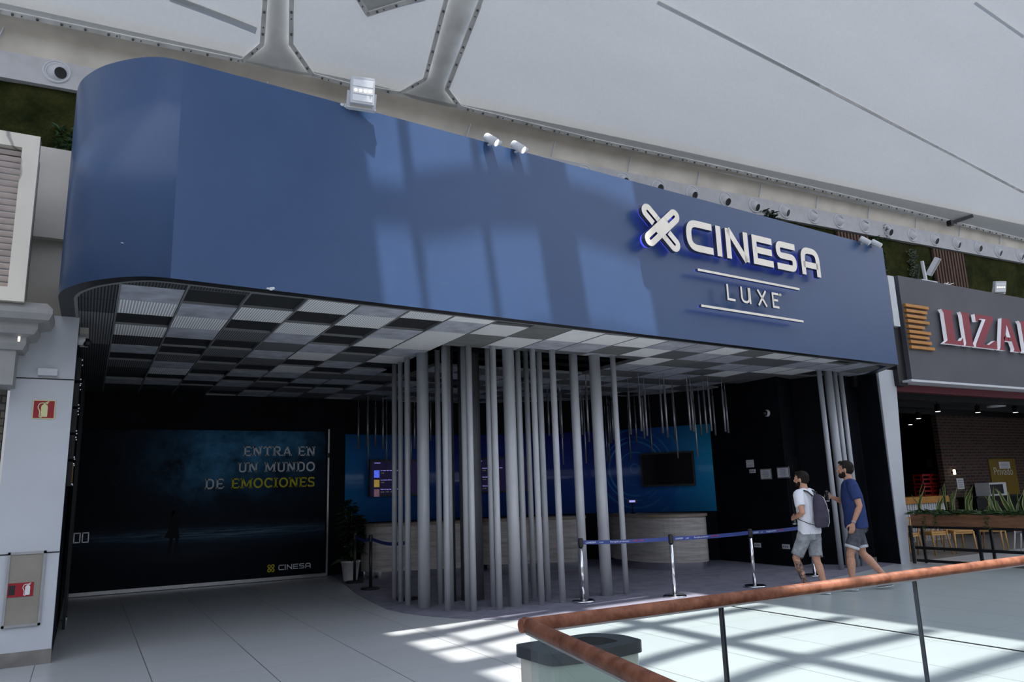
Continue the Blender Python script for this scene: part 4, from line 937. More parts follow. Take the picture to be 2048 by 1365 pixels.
# ================================================================== MURAL, SCREENS, COUNTERS
T = thing('wall_mural', 'glossy blue curved mural with faint rings behind the counters', 'mural', (8.5, 15.3, 1.0))
mb = MB(); n = len(MUR); Ls = [0.0]
for a, b in zip(MUR, MUR[1:]): Ls.append(Ls[-1] + (b-a).length)
vs = []; UVS = []
for i, p in enumerate(MUR):
    for z in (1.02, 2.87): vs.append((p.x, p.y, z)); UVS.append((Ls[i]/Ls[-1], (z-1.02)/1.85))
for i, p in enumerate(MUR):
    a = MUR[max(i-1, 0)]; b = MUR[min(i+1, n-1)]; d = (b-a).normalized(); q = p + Vector((-d.y, d.x))*0.03
    for z in (1.02, 2.87): vs.append((q.x, q.y, z)); UVS.append((Ls[i]/Ls[-1], (z-1.02)/1.85))
fs = []
for i in range(n-1): a = 2*i; fs.append((a, a+2, a+3, a+1)); c = 2*n+a; fs.append((c, c+1, c+3, c+2)); fs.append((a+1, a+3, c+3, c+1)); fs.append((a, c, c+2, a+2))
mb.add(vs, fs, 0, True); mb.build('print', 'mural', T, uv=lambda v, i: UVS[i])
def tv(c, X, w, h, label, on=None):
    """flat screen; X is its rightward direction"""
    X = Vector(X).normalized(); N_ = Vector((X.y, -X.x, 0)); T = thing('wall_screen', label, 'screen', tuple(c)); R = Matrix((X, -N_, UPZ)).transposed(); c = Vector(c)
    mb = MB(); mb.box(c, (w, 0.06, h), 0, R=R); mb.build('bezel', 'black', T)
    mb = MB(); mb.box(c + N_*0.031, (w-.07, 0.006, h-.08), 0, R=R); p = mb.build('panel', 'screen_navy' if on else 'screen_black', T)
    mb = MB(); mb.box(c - N_*0.05, (w*.4, 0.06, h*.4), 0, R=R); mb.build('bracket', 'dark_metal', T)
    if on:
        o = c + N_*0.036 - X*(w/2) - UPZ*(h/2)
        rows = on
        for i, (mat, t1, t2) in enumerate(rows):
            z = h*(0.70 - i*0.255)
            if mat: mb = MB(); mb.box(o + X*0.155 + UPZ*(z-.07), (0.12, 0.004, 0.155), 0, R=R); pp = mb.build('film_tile', mat, p)
            mb = MB(); put_text(mb, t1, 0.034, o + X*0.24 + UPZ*(z-.01), X, UPZ, N_); mb.build('listing_text', 'screen_text', p)
            mb = MB(); put_text(mb, t2, 0.036, o + X*0.24 + UPZ*(z-.065), X, UPZ, N_); mb.build('time_text', 'screen_green', p)
        mb = MB(); small_cinesa(mb, o + X*0.10 + UPZ*(h-.085), X, UPZ, N_, 0.022, 0.002); mb.build('brand_lettering', 'screen_text', p)
    return T
tv((5.93, 15.57, 1.935), (1, 0.02, 0), 1.36, 0.78, 'lit wall screen listing film times at the left end of the mural', [('screen_blue', 'Lo mejor de la semana en el cine', '17:30'), ('screen_gold', 'La aventura del verano 6', '17:20'), ('screen_brown', 'Padre no hay más que uno 3', '16:30   17:00   18:25')])
c = on_plane(1003, 950, (8.3, 15.2, 0), Vector((0.38, 0.92, 0))); tv(c, (0.92, -0.38, 0), 1.36, 0.78, 'lit wall screen half hidden behind the grey poles', [('screen_blue', 'Sesiones de hoy en nuestras salas', '18:00   20:15'), ('screen_red', 'Entradas y abonos', '19:10'), ('screen_gold', 'Palomitas y bebidas', '21:40')])
n_ = Vector((0.804, 0.594, 0)); p0 = Vector((10.61, 13.62, 0)) - n_*0.12
A_ = on_plane(1283, 942, p0, n_); B_ = on_plane(1389, 936, p0, n_); zt = on_plane(1335, 905, p0, n_).z; zb = on_plane(1335, 973, p0, n_).z
tv(((A_.x+B_.x)/2, (A_.y+B_.y)/2, (zt+zb)/2), (B_-A_).to_2d().to_3d(), (B_-A_).to_2d().length, zt-zb, 'switched-off black wall screen above the right-hand counter')

def counter(front, back, label):
    P = catmull(front, 5); Q = catmull(back, 3); poly = [tuple(p) for p in P] + [tuple(p) for p in Q]; g = sum((Vector(p) for p in poly), Vector((0, 0)))/len(poly)
    def off(d): 
        out = []; n = len(poly)
        for i in range(n):
            a = Vector(poly[i-1]); b = Vector(poly[(i+1) % n]); t = (b-a); t = t.normalized() if t.length > 1e-6 else Vector((1, 0)); out.append(tuple(Vector(poly[i]) + Vector((t.y, -t.x))*d))
        return out
    T = thing('service_counter', label, 'counter', (g.x, g.y, 0), 'wooden counters in front of the mural'); E = ((0, 0, 0), (1, 0, 0), (0, 1, 0), (0, 0, 1))
    mb = MB(); mb.prism(off(-0.06), *E, 0.008, 0.15); tag(mb.build('plinth', 'chrome', T), 'shiny steel plinth')
    mb = MB(); mb.prism(poly, *E, 0.15, 0.985); mb.build('body', 'counter_wood', T)
    mb = MB(); mb.prism(off(0.035), *E, 0.985, 1.035); mb.build('worktop', 'counter_top', T)
counter([(4.72, 14.45), (4.82, 14.12), (5.05, 13.95), (5.8, 13.75), (6.45, 13.55), (6.72, 13.62)], [(6.85, 13.95), (6.6, 14.2), (5.8, 14.45), (5.0, 14.65)], 'grey wooden counter beside the potted bamboo')
counter([(7.0, 13.95), (7.1, 13.62), (7.4, 13.45), (8.1, 13.13), (8.62, 12.83), (8.9, 12.9)], [(9.1, 13.2), (8.85, 13.5), (8.1, 13.85), (7.3, 14.15)], 'grey wooden counter behind the thick of the pole cluster')
counter([(9.85, 13.3), (9.62, 13.0), (9.46, 12.3), (9.50, 11.6), (9.75, 11.15), (10.25, 10.95), (10.5, 11.1)], [(10.55, 11.5), (10.35, 12.2), (10.3, 13.0), (10.15, 13.3)], 'grey wooden counter under the switched-off black screen')
def office_chair(x, y, rz, label):
    T = thing('office_chair', label, 'chair', (x, y, 0), 'black chairs behind the counter'); c, s = math.cos(rz), math.sin(rz); q = lambda a, b, z: (x+a*c-b*s, y+a*s+b*c, z)
    mb = MB(); mb.lathe(q(0, 0, .46), [(0, .04), (.2, .04), (.24, 0), (.2, -.03), (0, -.03)], 20); mb.build('seat', 'black', T)
    mb = MB(); mb.ball(q(0, .22, .84), (.22, .05, .28), 16, R=Matrix.Rotation(rz, 3, 'Z')); mb.build('backrest', 'black', T)
    mb = MB(); mb.cyl(q(0, 0, .06), q(0, 0, .45), .025, 10); mb.bar(q(0, .1, .45), q(0, .22, .7), .04, .02); mb.build('column', 'dark_metal', T)
    for k_ in range(5): a = k_*2*math.pi/5; mb = MB(); mb.bar(q(0, 0, .07), q(.26*math.cos(a), .26*math.sin(a), .05), .03, .03); mb.ball(q(.26*math.cos(a), .26*math.sin(a), .035), .03, 8); mb.build('leg', 'dark_metal', T)
p = on_z(1270, 1016, 1.05); office_chair(p.x*1.06, p.y*1.06, 2.2, 'black rounded chair back showing behind the right counter, the nearer to the poles')
p = on_z(1374, 1020, 1.05); office_chair(p.x*1.05, p.y*1.05, 2.2, 'black rounded chair back showing behind the right counter, the nearer to its end')
p = on_z(1266, 1028, 1.035); T = thing('till_screen', 'small customer display on a thin stand on the right counter', 'display', tuple(p)); mb = MB(); mb.cyl(p, p + UPZ*.24, .012, 8); mb.build('stand', 'dark_metal', T)
mb = MB(); mb.lathe(p, [(0.06, 0), (0.06, .012), (0, .014)], 14); mb.build('base', 'dark_metal', T); mb = MB(); mb.box(p + UPZ*.25, (.20, .04, .07), rz=-.6); hd = mb.build('head', 'black', T); mb = MB(); mb.box(p + UPZ*.25 + Vector((-.02, -.024, 0)), (.12, .004, .04), rz=-.6); mb.build('readout', 'screen_text', hd)

# potted bamboo -------------------------------------------------------
bx, by = 4.47, 14.30
T = thing('potted_bamboo', 'tall bamboo plant in a white pot in the dark corner by the left counter', 'plant', (bx, by, 0))
mb = MB(); mb.lathe((bx, by, 0.008), [(0, 0), (.115, 0), (.13, .02), (.175, .34), (.185, .34), (.185, .37), (.16, .37), (.155, .33)], 28); mb.build('pot', 'pot_white', T)
mb = MB(); mb.lathe((bx, by, .34), [(0, .01), (.157, 0)], 20); mb.build('soil', 'soil', T)
lf = MB()
for i in range(9):
    a = random.uniform(0, 6.28); r = random.uniform(.02, .1); top = random.uniform(.95, 1.5); ln_ = random.uniform(.02, .16)
    P = [(bx + r*math.cos(a) + ln_*math.cos(a)*t*t, by + r*math.sin(a) + ln_*math.sin(a)*t*t, .34 + (top-.34)*t) for t in (0, .25, .5, .75, 1)]
    mb = MB(); mb.tube(P, [.010, .009, .008, .006, .003], 7); mb.build('cane', 'stem', T)
    for j in range(16):
        t = random.uniform(.25, 1); k0 = min(3, int(t*4)); p = Vector(P[k0]).lerp(Vector(P[k0+1]), t*4-k0); tuft(lf, p, 5, .24, 1.0, 1.0, .013)
tuft(lf, (bx-.1, by, .42), 14, .28, 1.2, 1.0, .013); lf.build('foliage', 'leaf_dark', T)

# ================================================================== POLES
PL = [(265, 1243, 25), (296, 1257, 25), (332, 1275, 30), (411, 1290, 62), (488, 1270, 28), (526, 1303, 32), (545, 1285, 24), (622, 1295, 27), (652, 1305, 32), (748, 1283, 25), (778, 1297, 32), (857, 1283, 62), (905, 1268, 32), (946, 1240, 27), (984, 1272, 30), (1016, 1256, 30), (1086, 1263, 32), (1192, 1240, 45), (1302, 1230, 58), (1397, 1220, 28)]
def pole(x, y, r, label, group, z1=ZW, flange_=True):
    T = thing('pole', label, 'pole', (x, y, 0), group)
    mb = MB(); mb.cyl((x, y, 0.008), (x, y, z1), r, 24); mb.build('shaft', 'pole_grey', T)
    mb = MB(); mb.lathe((x, y, z1), [(r+.035, 0), (r+.035, -.012), (r, -.016)], 20); mb.build('top_flange', 'pole_grey', T)
pw = []
for bx_, by_, w in PL:
    p = on_z(680+bx_/2.437, 690+by_/2.437, 0.0); d = (p-CAM).dot(cF); r = w/2.437*d/FPX/2; v = (p.to_2d()).normalized(); pw.append((p.x+v.x*r, p.y+v.y*r, r))
for i, (x, y, r) in enumerate(pw):
    kind = 'thick' if r > .08 else 'medium' if r > .06 else 'slim'
    hgt = 3.74 if y > 9.45 else 3.62
    pole(x, y, r, '%s grey floor-to-ceiling pole of the cluster before the counters, %s from the left' % (kind, nth(i+1)), 'grey poles clustered before the counters', 3.74)
mb = MB(); mb.cyl((5.12, 10.42, 0), (5.12, 10.42, ZW), 0.17, 32); struct('pillar', mb, 'column_grey')
for x, y in ((4.80, 10.45), (5.42, 10.2)):
    mb = MB(); mb.box((x, y, ZW/2), (0.09, 0.09, ZW)); mb.build('pillar_post', 'dark_metal'); tag(bpy.data.objects[-1] if False else sc.collection.objects[-1], kind='structure')
for i, (x, y, r) in enumerate([(11.88, 9.24, .045), (12.20, 9.30, .075), (12.42, 9.32, .045), (12.62, 9.34, .045)]):
    pole(x, y, r, '%s grey pole beside the black end wall near the men, %s from the left' % ('thick' if r > .06 else 'slim', nth(i+1)), 'grey poles by the black end wall', 3.66)

# hanging tubes -------------------------------------------------------
TB = [(8.73, 10.69, 2.56), (8.91, 10.76, 2.48), (8.98, 11.32, 2.55), (10.67, 13.26, 2.55), (10.9, 13.44, 2.59), (10.55, 13.36, 2.14), (9.82, 11.95, 2.53), (10.94, 13.08, 2.16), (9.46, 10.96, 2.55), (9.17, 10.5, 2.56), (10.5, 11.78, 2.5), (10.35, 11.85, 2.54), (10.27, 11.53, 2.57), (10.45, 11.70, 2.12), (9.64, 10.4, 2.56), (9.97, 10.67, 2.56), (10.29, 10.96, 2.1), (10.92, 11.47, 2.57), (10.51, 10.89, 2.56), (10.22, 10.46, 2.56), (11.34, 11.5, 2.57), (10.69, 10.57, 2.56), (11.12, 10.92, 2.57), (10.24, 13.81, 2.14), (10.31, 13.72, 2.57), (9.56, 12.64, 2.55),
      (8.02, 12.71, 2.63), (8.01, 12.26, 2.63), (8.19, 12.5, 2.05), (7.85, 11.98, 2.54), (8.69, 12.51, 2.64), (8.60, 12.30, 2.06), (8.78, 12.42, 2.49), (7.77, 11.0, 2.54), (10.11, 13.55, 2.13), (9.95, 13.31, 2.53), (10.04, 13.2, 2.6), (4.92, 15.3, 2.54), (4.92, 14.7, 2.55), (5.04, 15.01, 2.11), (5.26, 15.2, 2.57), (5.06, 14.18, 2.46), (5.4, 14.91, 2.1), (5.89, 14.77, 2.07), (5.84, 14.45, 2.48), (6.16, 14.36, 2.64)]
def azim(t): return math.atan2(t[0], t[1])
for i, (x, y, z) in enumerate(sorted(TB, key=azim)):
    long_ = z < 2.3; zt = z + (1.0 if not long_ else 1.25)*0.83
    T = thing('pendant_tube', '%s metal tube hanging above the counters, %s from the left' % ('long' if long_ else 'short', nth(i+1)), 'pendant', (x, y, z), 'metal tubes hanging over the counters')
    mb = MB(); mb.cyl((x, y, z), (x, y, zt), 0.020 if not long_ else .015, 12); mb.build('tube', 'tube_metal', T)
    mb = MB(); mb.cyl((x, y, zt), (x, y, SOF+.01), 0.006, 6); mb.build('rod', 'tube_metal', T)

# ================================================================== RIGHT BLACK WALL FITTINGS
rw0, rw1 = Vector((11.78, 12.1, 0)), Vector((11.72, 10.12, 0)); rd = (rw1-rw0).normalized(); rn = Vector((rd.y, -rd.x, 0))
if rn.x > 0: rn = -rn
rp = lambda px, py, o=0.012: on_plane(px, py, rw1 + rn*o, rn)
RR = lambda: Matrix((rd, -rn, UPZ)).transposed()
p = rp(1535, 827, 0.0); T = thing('dome_camera', 'white round camera with a black eye high on the black wall', 'camera', tuple(p)); mb = MB(); mb.lathe(p, [(.07, 0), (.07, .03), (.055, .055)], 20, 0, rn); mb.build('base', 'white_paint', T); mb = MB(); mb.ball(p + rn*.055 - rd*.012, .05, 14); mb.build('dome', 'black', T)
def sheet(x0, y0, x1, y1, label, name, framed=None, lines=5):
    a = rp(x0, y0); b = rp(x1, y1); c = (a+b)/2; w = abs((b-a).dot(rd)); h = abs(b.z-a.z); T = thing(name, label, 'notice', tuple(c)); mb = MB(); mb.box(c, (w, .012, h), 0, R=RR())
    if framed:
        mb.build('frame', framed, T); mb = MB(); mb.box(c + rn*.007, (w*.86, .006, h*.80), 0, R=RR())
    pp = mb.build('sheet', 'paper', T)
    mb = MB()
    for i in range(lines): mb.box(c + rn*.0115 + UPZ*(h*.28 - h*.56*i/max(1, lines-1)), (w*.6*random.uniform(.6, 1), .002, h*.03), 0, R=RR())
    if lines: mb.build('print_lines', 'print_grey', pp)
sheet(1492, 921, 1508, 935, 'plain white paper sheet stuck on the black wall above a small plate', 'paper_notice', None, 2)
sheet(1520, 939, 1544, 959, 'framed document on the black wall, the one nearer the counters', 'framed_notice', 'frame_grey', 6)
sheet(1553, 935, 1580, 957, 'framed white document with a silver frame, the one nearer the corner', 'framed_notice', 'brushed', 6)
def socket(x, y, w, h, label):
    p = rp(x, y); T = thing('wall_socket', label, 'socket', tuple(p)); mb = MB(); mb.box(p, (w, .02, h), 0, R=RR()); f = mb.build('faceplate', 'white_paint', T)
    for i in (-1, 0, 1): mb = MB(); mb.lathe(p + rd*(i*w*.28) + rn*.011, [(0, .001), (w*.10, .001)], 12, 0, rn); mb.build('outlet', 'print_grey', f)
socket(1505, 943, .15, .075, 'small white switch plate just below the paper sheet'); socket(1515, 1091, .17, .085, 'white socket low on the black wall behind a chrome post'); socket(1572, 1094, .17, .085, 'white socket low on the black wall beside the man in white')

# ================================================================== NEIGHBOURING RESTAURANT
LY = 8.9; LX = Vector((1, 0, 0)); LN = Vector((0, -1, 0))
T = thing('restaurant_fascia', 'dark grey restaurant fascia with red lettering next to the blue one', 'fascia', (17, LY, 3.5))
mb = MB(); mb.box((20.2, LY+0.15, 4.565), (12.0, 0.30, 2.17)); mb.build('panel', 'liz_grey', T)
mb = MB(); mb.box((20.2, LY+0.12, 3.46), (12.34, 0.42, 0.045)); mb.build('soffit_strip', 'white_paint', T)
mb = MB(); mb.box((14.06, LY+0.35, 4.5), (0.28, 0.5, 2.25)); mb.build('return', 'black', T)
T = thing('restaurant_sign', 'red and white raised letters with wooden slats on the dark grey fascia', 'sign', (16, LY, 4.1))
for z, x1 in ((5.02, 15.02), (4.91, 14.94), (4.80, 14.89), (4.695, 14.97), (4.58, 14.78), (4.475, 14.97), (4.37, 14.89), (4.265, 14.95), (4.155, 15.03)):
    mb = MB(); mb.box(((14.24+x1)/2, LY-.03, z), (x1-14.24, .06, .06)); mb.build('slat', 'sign_wood', T)
def liz(polys, holes, x, w):
    mb = MB(); o = (x, LY, 4.28)
    for p in polys: mb.prism([(a*w, b*.74) for a, b in p], o, LX, UPZ, LN, 0.05, 0.13, 0, 1)
    mb.build('letter', ['red_letter', 'letter_white'], T)
liz([[(0, 0), (.98, 0), (1, .24), (.86, .13), (.60, .11), (.60, .9), (.68, 1), (.12, 1), (.20, .9), (.20, .1)]], None, 15.25, .73)
liz([[(0, 0), (1, 0), (.90, .08), (.90, .92), (1, 1), (0, 1), (.12, .92), (.12, .08)]], None, 16.02, .33)
liz([[(.17, 1), (.97, 1), (.98, .92), (.36, .11), (.60, .11), (.90, .26), (1, .26), (.95, 0), (0, 0), (.02, .08), (.62, .88), (.36, .88), (.26, .78), (.17, .78)]], None, 16.41, .87)
liz([[(.34, 1), (.70, 1), (.95, .08), (1, 0), (.66, 0), (.70, .08), (.64, .30), (.50, .30), (.50, .42), (.61, .42), (.53, .80), (.22, .08), (.28, 0), (0, 0), (.06, .08)], [(.30, .42), (.30, .30), (.52, .30), (.52, .42)]], None, 17.32, .87)
liz([[(0, 1), (.60, 1), (.86, .88), (.88, .62), (.66, .48), (.92, .08), (1, 0), (.70, 0), (.42, .44), (.36, .44), (.36, .08), (.42, 0), (0, 0), (.08, .08), (.08, .92)]], None, 18.32, .75)
liz([[(0, 1), (.60, 1), (.86, .88), (.88, .62), (.66, .48), (.92, .08), (1, 0), (.70, 0), (.42, .44), (.36, .44), (.36, .08), (.42, 0), (0, 0), (.08, .08), (.08, .92)]], None, 19.15, .75)
liz([[(.34, 1), (.70, 1), (.95, .08), (1, 0), (.66, 0), (.70, .08), (.64, .30), (.30, .30), (.22, .08), (.28, 0), (0, 0), (.06, .08)]], None, 19.98, .87)
liz([[(0, 0), (.34, 0), (.28, .08), (.28, .66), (.70, 0), (.90, 0), (.90, .92), (1, 1), (.64, 1), (.72, .92), (.72, .40), (.34, 1), (0, 1), (.10, .92), (.10, .08)]], None, 20.95, .85)
# floodlights on top of that fascia
floodlight(Vector((18.0, LY+.05, 5.66)), Vector((-.5, -1, -.35)), .26, .24, .09, 'white LED floodlight on the grey restaurant fascia, right of the tilted one')
T = thing('tilted_floodlight', 'big white floodlight tilted on a wooden post above the grey fascia', 'lamp', (15.4, LY+.2, 5.65))
f = Vector((.45, -.75, -.6)).normalized(); s = f.cross(UPZ).normalized(); R = Matrix((s, f, s.cross(f))).transposed() @ Matrix.Rotation(math.radians(14), 3, 'Y'); c = Vector((15.72, LY+.12, 6.06))
mb = MB(); mb.box(c, (.34, .10, .40), 0, R=R); mb.build('housing', 'white_paint', T); mb = MB(); mb.box(c + R @ Vector((.08, .052, 0)), (.16, .006, .38), 0, R=R); mb.build('lens', 'frame_grey', T)
mb = MB(); mb.bar((15.42, LY+.15, 5.66), (15.38, LY+.15, 6.15), .05, .05); mb.build('post', 'paper', T); mb = MB(); mb.bar((15.1, LY+.15, 5.68), (15.38, LY+.2, 6.15), .03, .02); mb.bar((15.38, LY+.15, 6.1), c, .03, .02); mb.build('brace', 'dark_metal', T); mb = MB(); mb.box((15.36, LY+.12, 5.675), (.55, .18, .025)); mb.build('base_plate', 'white_paint', T)
T = thing('purple_plant', 'small violet-lit spiky plant on top of the grey fascia', 'plant', (16.15, LY+.3, 5.66)); mb = MB(); tuft(mb, (16.15, LY+.25, 5.66), 60, .22, 1.0, .3, .01); mb.build('foliage', 'letter_white', T)  # leaves glow by their material, in place of violet light falling on them
# interior shell
mb = MB(); mb.box((20.2, 12.6, 0.003), (12.6, 6.8, 0.006)); struct('floor_restaurant', mb, 'dark_tiles')
mb = MB(); mb.box((20.3, 12.7, 3.42), (13.2, 6.6, 0.06)); struct('ceiling_restaurant', mb, 'black')
mb = MB(); mb.box((20, 9.22, 3.36), (12.6, .12, .14)); struct('trim_10', mb, 'awning_red')
for i, y in enumerate((10.0, 11.1, 12.2)): 
    mb = MB(); mb.box((20, y, 3.33), (12.6, .12, .12)); struct('ceiling_beam_%d' % (i+1), mb, 'dark_metal')
mb = MB(); mb.box((20, 16.0, 1.7), (14, .1, 3.5)); struct('wall_far', mb, 'black_wall')
mb = MB(); mb.box((24, 12.6, 1.7), (6.3, .15, 3.4)); struct('wall_brick', mb, 'bricks')
mb = MB(); mb.box((26.6, 12.5, 1.7), (.1, 7.2, 3.5)); struct('wall_end', mb, 'black_wall')
mb = MB(); mb.box((23.8, 12.51, 1.03), (1.4, .03, 2.06)); tag(mb.build('door_2', 'yellow_door'), kind='structure')
T = thing('door_lettering', 'chalk word painted on the yellow door in the brick wall', 'lettering', (23.3, 12.49, 1.58)); mb = MB(); put_text(mb, 'Privado', .34, (23.26, 12.492, 1.58), LX, UPZ, LN); mb.build('word', 'chalk', T)
def pinned(x, z, w, h, y, label):
    T = thing('paper_notice', label, 'notice', (x, y, z)); mb = MB(); mb.box((x, y, z), (w, .01, h)); s_ = mb.build('sheet', 'paper', T); mb = MB()
    for i in range(4): mb.box((x, y-.007, z + h*(.3-.2*i)), (w*.7, .002, h*.05))
    mb.build('print_lines', 'print_grey', s_)
pinned(23.88, 1.87, .58, .2, 12.485, 'white paper stuck on the yellow door'); pinned(21.54, 1.38, .33, .3, 12.515, 'white paper pinned low on the brick wall'); 
pinned(20.3*1.27, 1.9*1.1, .36, .30, 15.94, 'grey paper on the dark far wall of the restaurant')
T = thing('till', 'white and black till box in front of the brick wall', 'till', (22.4, 12.2, .96)); mb = MB(); mb.box((22.45, 12.2, 1.2), (.85, .4, .36)); mb.build('housing', 'white_paint', T); mb = MB(); mb.box((22.36, 11.99, 1.2), (.62, .02, .26)); mb.build('front', 'black', T)
T = thing('till_counter', 'dark counter along the brick wall carrying the till', 'counter', (22.5, 12.2, 0)); mb = MB(); mb.box((22.6, 12.25, .49), (2.6, .5, .98)); mb.build('body', 'dark_metal', T); mb = MB(); mb.box((22.6, 12.22, 1.0), (2.7, .58, .04)); mb.build('worktop', 'black', T)
T = thing('bar_counter', 'orange topped bar with a pale ribbed front inside the restaurant', 'bar', (18.6, 12.2, 0)); mb = MB(); mb.box((18.7, 12.2, .47), (2.0, .6, .94)); mb.build('body', 'frame_grey', T); mb = MB(); mb.box((18.7, 12.18, 1.02), (2.1, .7, .16)); mb.build('worktop', 'orange_paint', T)
for i in range(20): mb = MB(); mb.cyl((17.75+.1*i, 11.89, .05), (17.75+.1*i, 11.89, .93), .03, 8); mb.build('front_rib', 'paper', T)
for i, (x, z) in enumerate(((19.75, .95), (19.75, 1.27), (20.15, .95), (20.15, 1.27))):
    x *= 1.04; z0 = z+.12; T = thing('bottle_crate', 'red bottle crate behind the bar, %s of four' % ('lower left', 'upper left', 'lower right', 'upper right')[i], 'crate', (x, 13, z0)); mb = MB()
    for dz in (.02, .14, .26): mb.box((x, 12.86, z0+dz), (.36, .02, .05)); mb.box((x, 13.14, z0+dz), (.36, .02, .05)); mb.box((x-.18, 13, z0+dz), (.02, .28, .05)); mb.box((x+.18, 13, z0+dz), (.02, .28, .05))
    for sx_ in (-.17, .17):
        for sy_ in (-.13, .13): mb.box((x+sx_, 13+sy_, z0+.145), (.03, .03, .29))
    mb.build('walls', 'red_plastic', T); mb = MB(); mb.box((x, 13, z0+.01), (.35, .27, .02)); mb.build('base', 'red_plastic', T)
T = thing('crate_shelf', 'dark shelf under the red crates', 'shelf', (20.7, 13, 0)); mb = MB(); mb.box((20.7, 13, 1.045), (1.0, .4, .04)); mb.build('board', 'black', T)
for sx_ in (-.45, .45): mb = MB(); mb.box((20.7+sx_, 13, .51), (.05, .36, 1.02)); mb.build('leg', 'black', T)
LP = [(265, 255), (545, 262), (808, 262), (130, 305), (72, 348), (257, 355)]
for i, (x, y) in enumerate(LP):
    p = on_z(1800+x/3.5, 750+y/3.5, 3.12)
    T = thing('ceiling_spotlight', 'small bright track spotlight under the dark restaurant ceiling, %s of six' % ('front left', 'front middle', 'front right', 'mid left', 'rear left', 'rear right')[i], 'lamp', tuple(p), 'restaurant track spotlights')
    mb = MB(); mb.lathe(p, [(.06, -.01), (.06, .15), (.03, .17), (0, .17)], 14); mb.cyl(p + UPZ*.16, (p.x, p.y, 3.39), .012, 6); mb.build('lamp_body', 'dark_metal', T)
    mb = MB(); mb.lathe(p, [(0, -.015), (.055, -.01), (.055, .02)], 14); mb.build('bulb', 'lamp_glow', T)
p = on_z(1992, 813, 3.3); T = thing('ceiling_panel_light', 'thin oval ceiling light in the restaurant between two spotlights', 'lamp', tuple(p)); mb = MB(); mb.lathe(p, [(0, -.03), (.2, -.02), (.22, .0), (.2, .03), (0, .03)], 24); mb.build('shade', 'white_paint', T)
mb = MB(); mb.cyl(p, p + UPZ*.09, .02, 6); mb.build('stem', 'dark_metal', T)
T = thing('wall_lamp', 'small warm lamp on the left edge of the brick wall', 'lamp', (21.2, 12.5, 1.72)); mb = MB(); mb.lathe((21.22, 12.45, 1.70), [(.0, -.07), (.035, -.06), (.035, .07), (0, .08)], 12); mb.build('bulb', 'lamp_soft', T); mb = MB(); mb.box((21.22, 12.5, 1.7), (.05, .06, .05)); mb.build('bracket', 'dark_metal', T)

# chairs --------------------------------------------------------------
def make_chair(x, y, rz, label, mats=('chair_wood', 'chair_wood'), back=True):
    T = thing('dining_chair', label, 'chair', (x, y, 0), 'chairs on the restaurant terrace'); c, s = math.cos(rz), math.sin(rz); q = lambda a, b, z: Vector((x+a*c-b*s, y+a*s+b*c, z))
    mb = MB(); mb.prism([tuple(q(a, b, 0).to_2d()) for a, b in roundc([(-.22, -.21), (.22, -.21), (.20, .20), (-.20, .20)], .07, 4, True)], (0, 0, 0), (1, 0, 0), (0, 1, 0), (0, 0, 1), .445, .475); mb.build('seat', mats[1], T)
    for a, b in ((-.2, -.19), (.2, -.19)): mb = MB(); mb.tube([q(a*1.1, b*1.1, 0), q(a, b, .445)], [.014, .02], 10); mb.build('leg', mats[0], T)
    for a in (-.19, .19): mb = MB(); mb.tube([q(a*1.12, .25, 0), q(a, .19, .45)] + ([q(a, .24, .80)] if back else []), [.014, .02] + ([.015] if back else []), 10); mb.build('leg', mats[0], T)
    mb = MB(); mb.bar(q(-.2, -.18, .42), q(.2, -.18, .42), .02, .04); mb.bar(q(-.19, .18, .42), q(.19, .18, .42), .02, .04); mb.bar(q(-.2, -.18, .42), q(-.19, .18, .42), .02, .04); mb.bar(q(.2, -.18, .42), q(.19, .18, .42), .02, .04); mb.build('seat_rail', mats[0], T)
    if back:
        mb = MB(); P = [q(.2*math.sin(t), .24+.03*math.cos(t)-.02, .72) for t in (-1.2, -.6, 0, .6, 1.2)]
        for a, b in zip(P, P[1:]): mb.bar(a, b, .02, .14)
        mb.build('backrest', mats[1], T)
make_chair(15.45, 9.72, 2.9, 'pale wooden chair on the terrace, second from the white pillar'); make_chair(14.72, 9.85, 3.3, 'pale wooden chair on the terrace, closest to the white pillar'); make_chair(16.1, 9.55, -.5, 'pale wooden chair with rounded back facing the third planter plant')
make_chair(17.0, 9.35, .3, 'pale wooden chair below the lettered yellow door'); make_chair(17.6, 10.9, 1.2, 'pale wooden chair further back, behind the second chair'); make_chair(15.9, 10.9, -1.0, 'pale wooden chair at the dark table, rearmost of the row')
make_chair(16.85, 8.55, .2, 'red chair at the edge of the picture behind the planter', ('chrome', 'red_plastic'))
T = thing('terrace_table', 'pale wooden table behind the planter between the first two chairs', 'table', (15.1, 10.6, 0)); mb = MB(); mb.box((15.1, 10.6, .73), (.8, .8, .03)); mb.build('tabletop', 'chair_wood', T)
for a, b in ((-.34, -.34), (.34, -.34), (.34, .34), (-.34, .34)): mb = MB(); mb.bar((15.1+a, 10.6+b, 0), (15.1+a, 10.6+b, .715), .045, .045); mb.build('leg', 'chair_wood', T)
